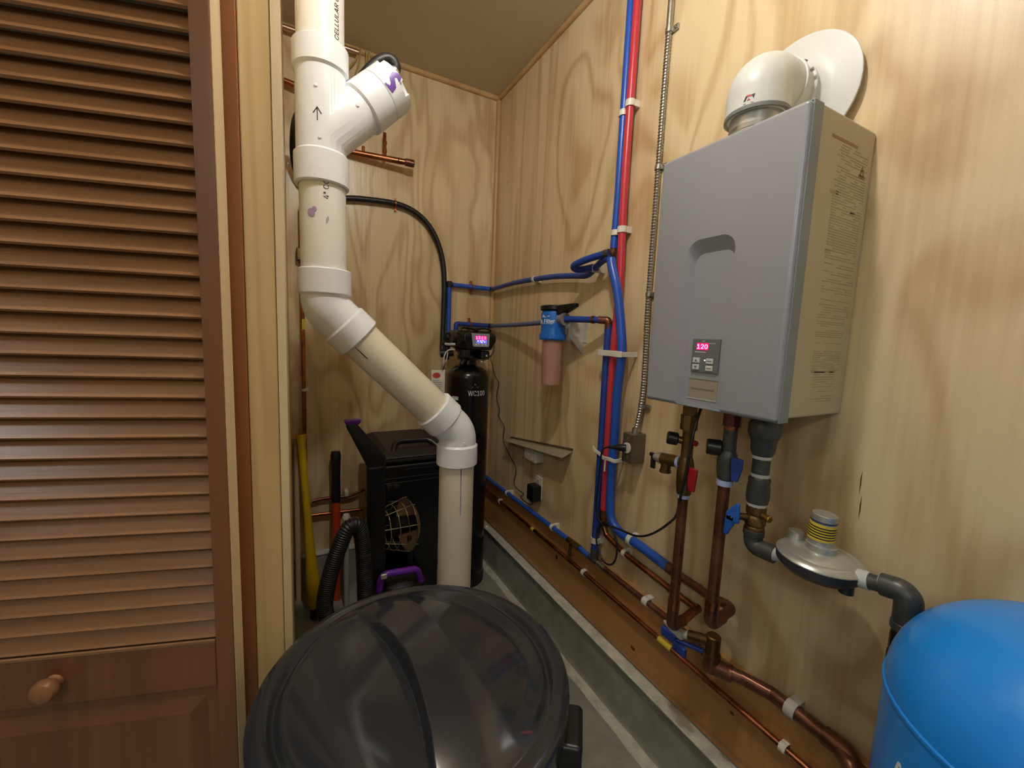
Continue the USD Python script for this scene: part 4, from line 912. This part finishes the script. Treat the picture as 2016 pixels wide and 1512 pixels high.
obj('screen', [place(extr(Polygon([(-0.030, 0.0), (0.032, 0.0), (0.032, 0.020), (-0.030, 0.020)]), 0.0006), FO + V(0, -0.0041, 0), FEX, FEY)], led_glow, hd, smooth=None, label='screen lit red above and blue below')
obj('screen', [place(extr(Polygon([(-0.024, -0.018), (0.034, -0.018), (0.034, -0.0003), (-0.024, -0.0003)]), 0.0006), FO + V(0, -0.0041, 0), FEX, FEY)], lcd_blue, hd, smooth=None)
obj('digits', text('12:10', 0.013, 0.0006, FO + V(0.001, -0.0048, 0.0105), FEX, FEY, True, True, 1.15), led_red, hd, smooth=None)
obj('icon', [place(extr(Point(xx, yy).buffer(0.0028), 0.0006), FO + V(0, -0.0048, 0), FEX, FEY) for xx, yy in ((-0.015, -0.006), (0.0, -0.006), (0.012, -0.004), (0.006, -0.013), (0.022, -0.010))], lcd_icons, hd, smooth=None)
obj('button', [place(extr(Polygon([(xx - 0.005, -0.028), (xx + 0.005, -0.028), (xx + 0.004, -0.021), (xx - 0.004, -0.021)]), 0.001), FO + V(0, -0.0041, 0), FEX, FEY) for xx in (-0.026, -0.010, 0.010, 0.028)], white_pl, hd, smooth=None)
obj('head_lid', [sweep(spline([(0.775, 2.03, 1.415), (0.80, 2.04, 1.432), (0.86, 2.05, 1.428), (0.92, 2.04, 1.434), (0.95, 2.03, 1.415)], 30), 0.006, 10), rbox(0.850, 0.875, 2.02, 2.05, 1.414, 1.430, 0.004)], black_pl, hd)
obj('valve_cluster', [cyl((0.76, 2.09, 1.345), (0.712, 2.12, 1.35), 0.017, 16), cyl((0.765, 2.10, 1.30), (0.70, 2.12, 1.29), 0.020, 16), cyl((0.735, 2.12, 1.26), (0.735, 2.12, 1.38), 0.014, 16), lathe([(0.010, -0.004), (0.018, -0.004), (0.018, 0.004), (0.010, 0.004), (0.010, -0.004)], (0.722, 2.07, 1.385), (0.3, -1, 0), 20), rbox(0.775, 0.82, 1.99, 2.03, 1.275, 1.318, 0.008), rbox(0.885, 0.935, 2.0, 2.06, 1.268, 1.315, 0.010), cyl((0.80, 2.02, 1.27), (0.78, 2.02, 1.24), 0.012, 12)], black_mat, t)
obj('tube', [sweep(spline([(0.752, 2.04, 1.345), (0.725, 2.05, 1.342), (0.71, 2.07, 1.344)], 14), 0.007, 10), sweep(spline([(0.755, 2.05, 1.315), (0.725, 2.06, 1.312), (0.705, 2.06, 1.29), (0.698, 2.06, 1.25), (0.700, 2.07, 1.23)], 26), 0.0042, 10), sweep(spline([(0.72, 2.06, 1.30), (0.712, 2.05, 1.27), (0.706, 2.05, 1.25)], 12), 0.003, 8)], white_dirty, t, label='pale plastic tubes')
obj('sensor_wire', [sweep(spline([(0.955, 2.0, 1.335), (0.94, 1.99, 1.295), (0.905, 1.985, 1.272), (0.88, 1.985, 1.262)], 20), 0.004, 8)], black_rub, t)
obj('terminal', [rbox(0.905, 0.914, 1.984, 1.992, 1.284, 1.294, 0.002), rbox(0.872, 0.884, 1.978, 1.988, 1.256, 1.262, 0.002)], white_pl, t)
PHI = math.degrees(math.atan2(-SY, -SX))
WC = meshkit.text_mesh('WC100', 0.026, 0.0008, True)
WC.vertices[:, 0] *= 0.78
obj('model_print', wrap(WC, SX, SY, SR, PHI + 1, 1.078), plain('print_white', (196, 198, 200), 0.5), t, smooth=None, label='white lettering WC100')
obj('model_print', [wrap(extr(Polygon([(0.018, 0.058), (0.030, 0.058), (0.024, 0.068)]), 0.0008), SX, SY, SR, PHI + 8, 1.076), wrap(extr(Polygon([(0.004, 0.044), (0.044, 0.044), (0.040, 0.050), (0.008, 0.050)]), 0.0008), SX, SY, SR, PHI + 8, 1.076)], plain('print_dim', (104, 106, 108), 0.5), t, smooth=None)
obj('sticker', wrap(extr(Polygon([(0, 0), (0.040, 0.0), (0.040, 0.019), (0, 0.019)]), 0.0006).subdivide_to_size(0.012), SX, SY, SR, PHI - 44, 1.052), plain('sticker_white', (206, 208, 208), 0.5), t, smooth=None)
obj('bonded_drip', lathe([(SR - 0.001, 0.0), (SR + 0.004, 0.002), (SR + 0.004, 0.05), (SR - 0.001, 0.06)], (SX, SY, 0), (0, 0, 1), 48), black_mat, t)
t = thing('hang_tag', 'white card tag with red oval hanging left of the softener', 'tag', (0.665, 2.03, 1.07))
obj('card', rbox(0.625, 0.697, 2.030, 2.0315, 1.075, 1.211, 0.0007), tag_card, t)
obj('oval', place(extr(affinity.scale(Point(0, 0).buffer(1), 0.020, 0.0145), 0.0006), (0.652, 2.0298, 1.183), (1, 0, 0), (0, 0, 1)), tag_red, t, smooth=None, label='red oval')
obj('card_print', [box(0.634, 0.634 + w, 2.0293, 2.0299, zz, zz + 0.002) for zz, w in ((1.155, 0.03), (1.145, 0.05), (1.135, 0.045), (1.125, 0.05), (1.115, 0.04), (1.105, 0.048), (1.095, 0.03))], ink_gray, t, smooth=None)
obj('wire', sweep(spline([(0.683, 2.03, 1.204), (0.695, 2.04, 1.225), (0.708, 2.06, 1.25), (0.712, 2.07, 1.275)], 16), 0.0018, 8), black_rub, t)

# brine tank
t = thing('brine_tank', 'square black brine tank with moulded lid behind the white pipe', 'tank', (0.47, 1.93, 0))
obj('body', rbox(0.318, 0.632, 1.715, 2.15, 0, 0.835, 0.03), black_tank, t)
obj('lid_rim', [rbox(0.308, 0.642, 1.705, 2.16, 0.818, 0.836, 0.007), rbox(0.313, 0.637, 1.710, 2.155, 0.842, 0.866, 0.010)], black_pl, t)
obj('lid', trimesh.convex.convex_hull(np.vstack([rbox(0.312, 0.638, 1.709, 2.156, 0.86, 0.872, 0.006).vertices, rbox(0.345, 0.605, 1.76, 2.12, 0.87, 0.892, 0.010).vertices])), black_mat, t)
obj('lid_handle', [sweep(fillet([(0.372, 1.745, 0.868), (0.395, 1.80, 0.915), (0.545, 1.80, 0.915), (0.60, 1.745, 0.868)], 0.04, 8), 0.013, 14)], black_pl, t)
obj('moulded_line', [rbox(0.33, 0.62, 1.711, 1.717, zz, zz + 0.006, 0.002) for zz in (0.775, 0.755)], black_pl, t)

# ---------------------------------------------------------------- long-handled tools in the corner
def stick(p0, p1, prof, n=20):
    p0, p1 = V(*p0), V(*p1)
    Ln = np.linalg.norm(p1 - p0)
    return lathe([(r, s * Ln) for r, s in prof], p0, p1 - p0, n)
t = thing('yellow_handled_tool', 'yellow fibreglass tool handle leaning against the back wall', 'tool handle', (0.075, 2.06, 0))
A0, A1 = (0.082, 2.07, 0.0), (0.0335, 2.268, 0.868)
obj('handle', stick(A0, A1, [(0, 0.055), (0.026, 0.055), (0.031, 0.10), (0.030, 0.22), (0.022, 0.36), (0.0175, 0.55), (0.0165, 0.80), (0.0185, 0.94), (0.024, 0.985), (0.0255, 0.992), (0.024, 1.0), (0, 1.0)]), yellow_h, t)
obj('foot', stick(A0, A1, [(0, 0.0), (0.024, 0.0), (0.025, 0.054), (0, 0.054)]), black_pl, t, label='black foot')
t = thing('orange_handled_tool', 'tool handle with black grip over an orange shaft', 'tool handle', (0.19, 2.2, 0))
A0, A1 = (0.186, 2.18, 0.0), (0.194, 2.268, 0.770)
obj('grip', stick(A0, A1, [(0, 0.655), (0.0215, 0.655), (0.0225, 0.70), (0.021, 0.82), (0.024, 0.93), (0.026, 0.965), (0.022, 0.995), (0, 1.0)]), black_rub, t)
obj('shaft', stick(A0, A1, [(0, 0.0), (0.018, 0.0), (0.0205, 0.3), (0.0195, 0.655), (0, 0.655)]), orange_h, t)
t = thing('wooden_handle', 'slim pale wooden handle between the wall and the yellow tool', 'tool handle', (0.008, 2.28, 0))
obj('shaft', stick((0.010, 2.25, 0.0), (0.0135, 2.296, 0.842), [(0, 0), (0.0125, 0), (0.0125, 0.98), (0.009, 1.0), (0, 1.0)]), raw_wood, t)
t = thing('white_stub_pipe', 'thin white standpipe with a ball-shaped top behind the vacuum hose', 'pipe', (0.224, 2.09, 0))
obj('pipe', cyl((0.224, 2.09, 0.0), (0.224, 2.09, 0.45), 0.013, 18), white_dirty, t)
obj('cap', lathe([(0, 0.43), (0.017, 0.43), (0.017, 0.45), (0.013, 0.455), (0.019, 0.468), (0.020, 0.478), (0.014, 0.492), (0, 0.496)], (0.224, 2.09, 0), (0, 0, 1), 22), white_pl, t)
t = thing('spray_can', 'small white and orange spray can on the floor behind the hose', 'can', (0.112, 1.90, 0))
obj('body', lathe([(0, 0), (0.032, 0), (0.033, 0.004), (0.033, 0.125), (0.022, 0.14), (0, 0.14)], (0.112, 1.90, 0), (0, 0, 1), 28), silver, t)
obj('label', lathe([(0.0332, 0.06), (0.0336, 0.06), (0.0336, 0.10), (0.0332, 0.10)], (0.112, 1.90, 0), (0, 0, 1), 28), white_pl, t)
obj('cap', lathe([(0, 0.14), (0.024, 0.135), (0.024, 0.175), (0.020, 0.182), (0, 0.182)], (0.112, 1.90, 0), (0, 0, 1), 24), can_or, t)

# ---------------------------------------------------------------- vacuum cleaner and heater behind the bin
t = thing('vacuum_cleaner', 'black upright vacuum cleaner with ribbed hose and purple accents', 'vacuum cleaner', (0.27, 1.46, 0))
wand = np.vstack([rbox(0.223, 0.288, 1.445, 1.485, 0.10, 0.93, 0.014).vertices])
obj('wand', trimesh.convex.convex_hull(wand), black_pl, t)
bar = trimesh.convex.convex_hull(np.vstack([rbox(0.231, 0.289, 1.447, 1.483, 0.90, 0.965, 0.014).vertices, rbox(0.158, 0.192, 1.452, 1.478, 1.062, 1.084, 0.008).vertices]))
obj('wand_top', bar, black_pl, t)
tip = trimesh.convex.convex_hull(np.vstack([rbox(0.152, 0.205, 1.450, 1.480, 1.0835, 1.0935, 0.004).vertices, rbox(0.157, 0.200, 1.453, 1.477, 1.076, 1.084, 0.003).vertices]))
obj('wand_tip', tip, purple_pl, t, label='purple tip')
hs = spline([(0.213, 1.40, 0.20), (0.209, 1.395, 0.45), (0.205, 1.392, 0.60), (0.198, 1.388, 0.70), (0.180, 1.382, 0.752), (0.155, 1.375, 0.752), (0.132, 1.37, 0.712), (0.108, 1.368, 0.645), (0.090, 1.368, 0.575), (0.080, 1.37, 0.51), (0.090, 1.372, 0.455), (0.125, 1.378, 0.425), (0.165, 1.39, 0.42), (0.205, 1.42, 0.43)], 120)
hs = resample(hs, 0.0016)
ss = np.arange(len(hs)) * 0.0016
obj('hose', sweep(hs, 0.0245 + 0.0016 * np.sin(ss / 0.0068 * 2 * math.pi), 20), black_rub, t, smooth=True)
obj('canister', lathe([(0, 0.08), (0.070, 0.08), (0.078, 0.10), (0.078, 0.44), (0.070, 0.472), (0.045, 0.49), (0, 0.492)], (0.345, 1.475, 0), (0, 0, 1), 36), black_mat, t)
obj('carry_handle', [sweep(fillet([(0.262, 1.43, 0.47), (0.268, 1.42, 0.535), (0.395, 1.42, 0.528), (0.415, 1.43, 0.47)], 0.025, 8), 0.0125, 14)], purple_pl, t, label='purple carrying handle')
obj('release_button', rbox(0.262, 0.285, 1.402, 1.412, 0.525, 0.545, 0.004), silver, t)
obj('base', rbox(0.20, 0.42, 1.38, 1.56, 0.0, 0.10, 0.03), black_pl, t)
t = thing('propane_heater', 'round radiant heater dish behind a chrome wire guard', 'heater', (0.37, 1.63, 0))
HC, HD = V(0.405, 1.60, 0.622), V(-0.985, -0.17, 0.05)
HD /= np.linalg.norm(HD)
dish = [(0, -0.042), (0.035, -0.038), (0.070, -0.022), (0.098, 0.0), (0.1035, 0.004), (0.1035, 0.006), (0.098, 0.004), (0.070, -0.018), (0.035, -0.034), (0, -0.037)]
obj('reflector', lathe(dish, HC, HD, 48), plain('reflector', (188, 168, 146), 0.42, metal=0.7), t)
obj('burner', lathe([(0, -0.034), (0.030, -0.03), (0.036, 0.03), (0.036, 0.055), (0.030, 0.062), (0, 0.062)], HC, HD, 28), black_mat, t)
a_, b_, _ = frame(HD)
gd = []
def hoop(r, off):
    th = np.linspace(0, 2 * math.pi, 49)
    return sweep(HC + HD * off + r * (np.cos(th)[:, None] * a_ + np.sin(th)[:, None] * b_), 0.0018, 8)
for r, off in ((0.104, 0.006), (0.098, 0.036), (0.088, 0.068), (0.077, 0.100), (0.066, 0.130)):
    gd.append(hoop(r, off))
for ang in np.arange(8) * math.pi / 4 + 0.35:
    u = a_ * math.cos(ang) + b_ * math.sin(ang)
    gd.append(sweep([HC + u * 0.106 - HD * 0.004, HC + u * 0.104 + HD * 0.012, HC + u * 0.066 + HD * 0.131], 0.0018, 8))
obj('wire_guard', gd, chrome, t)
obj('stem', cyl((0.425, 1.63, 0.415), (0.415, 1.610, 0.56), 0.010, 14), black_pl, t)
obj('gas_bottle', lathe([(0, 0), (0.066, 0), (0.071, 0.012), (0.071, 0.34), (0.056, 0.39), (0.025, 0.41), (0.02, 0.43), (0, 0.43)], (0.425, 1.63, 0), (0, 0, 1), 36), black_mat, t)

# ---------------------------------------------------------------- big black bin with domed lid
K = 0.83
BX, BY, BR, BZ = 0.2245 * K, 0.7726 * K, 0.306 * K, 1.39 - 0.70 * K
t = thing('round_bin', 'large round black bin with glossy domed lid in the foreground', 'bin', (BX, BY, 0))
obj('body', lathe([(0, 0), (0.190, 0), (0.195, 0.006), (0.288 * K, BZ - 0.07), (0.292 * K, BZ - 0.038), (0, BZ - 0.038)], (BX, BY, 0), (0, 0, 1), 72), can_m, t)
nx = 230
g = np.linspace(-1, 1, nx)
rr, tt = np.meshgrid(np.linspace(0, 1, 120) ** 0.9, np.linspace(0, 2 * math.pi, 320, endpoint=False), indexing='ij')
px, py = BR * rr * np.cos(tt), BR * rr * np.sin(tt)
def lid_height(px, py):
    px, py = px / K, py / K
    r = np.hypot(px, py)
    z = 0.050 * np.clip(1 - (r / 0.272) ** 2, 0, None) ** 0.85
    z += 0.006 * (1 - np.clip((r - 0.288) / 0.018, 0, 1) ** 2)
    ang = np.degrees(np.arctan2(py, px))
    side = np.clip(1.6 - np.abs(np.abs(((ang + 6 + 90) % 180) - 90)) / 32.0, 0, 1)
    z -= 0.011 * np.exp(-((r - 0.266) / 0.0075) ** 2) * side
    # inner flap on the left, its edge an arc through the lid
    d = -0.025 - np.where(py > -0.07, 0.85, 0.62) * (py + 0.07) ** 2 - px      # >0 inside the flap
    along = np.clip(1 - ((py + 0.03) / 0.232) ** 2, 0, 1) ** 0.7
    step = np.clip(d / 0.006, 0, 1); step = step * step * (3 - 2 * step)
    z -= 0.040 * along * step * np.exp(-np.clip(d, 0, None) / 0.20) * np.clip((0.285 - r) / 0.04, 0, 1)
    # ridge line on the right of the raised band
    e = (px - 0.064) + (py - 0.0) * 0.165
    z -= 0.20 * np.clip(e, 0, None) * np.clip((0.275 - r) / 0.05, 0, 1)
    return z * K
pz = BZ + lid_height(px, py)
v = np.stack([BX + px, BY + py, pz], -1).reshape(-1, 3)
ni, nj = rr.shape
f = []
i, j = np.meshgrid(np.arange(ni - 1), np.arange(nj), indexing='ij')
q = np.stack([i * nj + j, (i + 1) * nj + j, (i + 1) * nj + (j + 1) % nj, i * nj + (j + 1) % nj], -1).reshape(-1, 4)
top = trimesh.Trimesh(v, np.vstack([q[:, [0, 1, 2]], q[:, [0, 2, 3]]]), process=False)
skirt = lathe([(BR, BZ), (BR + 0.003, BZ - 0.004), (BR + 0.002, BZ - 0.036), (BR - 0.006, BZ - 0.036), (0.29 * K, BZ - 0.030)], (BX, BY, 0), (0, 0, 1), 128)
skirt.invert()
obj('lid', top, lid_m, t, smooth=True)
obj('lid_skirt', skirt, lid_m, t)
ha = math.radians(-38)
hc = V(BX + 0.312 * K * math.cos(ha), BY + 0.312 * K * math.sin(ha), BZ - 0.07)
m = rbox(-0.020, 0.022, -0.042, 0.042, -0.026, 0.028, 0.009)
m.apply_transform(trimesh.transformations.rotation_matrix(ha, [0, 0, 1])); m.apply_translation(hc)
obj('handle', m, black_pl, t)

# ---------------------------------------------------------------- bits on the back wall
t = thing('copper_manifold', 'short copper manifold stub with capped end high on the back wall', 'pipe', (0.45, 2.29, 2.28))
obj('pipe', cyl((0.26, 2.30, 2.272), (0.55, 2.255, 2.268), 0.0150, 20), copper, t)
obj('end_cap', [cyl((0.535, 2.257, 2.268), (0.582, 2.250, 2.267), 0.0185, 20, bev=0.003), lathe([(0.0150, 0), (0.0172, 0.003), (0.0150, 0.006)], (0.50, 2.263, 2.2685), (1, -0.15, 0), 20)], copper_dk, t)
obj('riser', [cyl((0.437, 2.272, 2.270), (0.440, 2.296, 2.40), 0.0085, 16), cyl((0.437, 2.278, 2.30), (0.438, 2.280, 2.315), 0.0110, 16), cyl((0.439, 2.288, 2.345), (0.4395, 2.290, 2.36), 0.0110, 16)], copper, t)
obj('riser', cyl((0.335, 2.288, 2.272), (0.336, 2.292, 2.31), 0.0075, 14), copper, t)
t = thing('copper_drop', 'vertical copper pipe in the left corner with a yellow label', 'pipe', (0.05, 2.30, 0.4))
obj('pipe', pipe([(0.052, 2.305, 1.97), (0.052, 2.305, 0.424), (0.33, 2.305, 0.415)], 0.0095, 0.02), copper, t)
obj('yellow_tag', rbox(0.048, 0.064, 2.2935, 2.2955, 1.388, 1.440, 0.0006), yellow_tag, t)
obj('clip', [lathe([(0.0096, -0.006), (0.0125, -0.006), (0.0125, 0.006), (0.0096, 0.006), (0.0096, -0.006)], (0.052, 2.305, 1.088), (0, 0, 1), 22), rbox(0.056, 0.074, 2.296, YB - 0.0004, 1.08, 1.096, 0.002)], white_pl, t)
obj('valve', [rbox(0.030, 0.050, 2.29, YB - 0.0006, 1.72, 1.78, 0.005), cyl((0.052, 2.305, 1.71), (0.052, 2.305, 1.79), 0.0135, 16)], brass, t)
t = thing('copper_branch', 'short dark copper pipe low on the back wall with a white clip', 'pipe', (0.26, 2.30, 0.5))
obj('pipe', sweep(spline([(0.078, 2.306, 0.498), (0.20, 2.306, 0.503), (0.27, 2.300, 0.505), (0.32, 2.300, 0.522), (0.40, 2.300, 0.526)], 24), 0.0085, 14), copper_dk, t)
obj('clip', rbox(0.238, 0.258, 2.286, YB - 0.0004, 0.505, 0.535, 0.004), white_pl, t)
t = thing('copper_stub', 'copper pipe stub high in the left corner behind the white pipe', 'pipe', (0.02, 2.30, 2.5))
obj('pipe', cyl((-0.007, 2.295, 2.512), (0.09, 2.285, 2.495), 0.0135, 18), copper, t)
obj('end_cap', cyl((0.055, 2.2885, 2.501), (0.095, 2.2845, 2.494), 0.0155, 18), copper_dk, t)
t = thing('ceiling_pipe', 'shiny copper pipe under the ceiling moulding behind the vent stack', 'pipe', (0.15, 2.29, 2.75))
obj('pipe', cyl((-0.007, 2.294, 2.738), (0.315, 2.294, 2.738), 0.0120, 18), plain('copper_pale', (208, 168, 140), 0.25, metal=0.8), t)
t = thing('olive_string', 'olive string looped over the ceiling moulding', 'string', (0.33, 2.29, 2.62))
obj('strand', [sweep(spline(q, 20), 0.0035, 8) for q in (
    [(0.312, 2.325, 2.765), (0.312, 2.300, 2.752), (0.305, 2.298, 2.71), (0.270, 2.300, 2.66), (0.245, 2.303, 2.615)],
    [(0.325, 2.325, 2.765), (0.325, 2.300, 2.752), (0.318, 2.298, 2.70), (0.300, 2.300, 2.64), (0.292, 2.303, 2.60)],
    [(0.365, 2.325, 2.765), (0.365, 2.300, 2.752), (0.362, 2.298, 2.71), (0.372, 2.300, 2.66)],
    [(0.352, 2.325, 2.765), (0.352, 2.300, 2.752), (0.352, 2.298, 2.70), (0.350, 2.300, 2.63)])], rope_m, t)
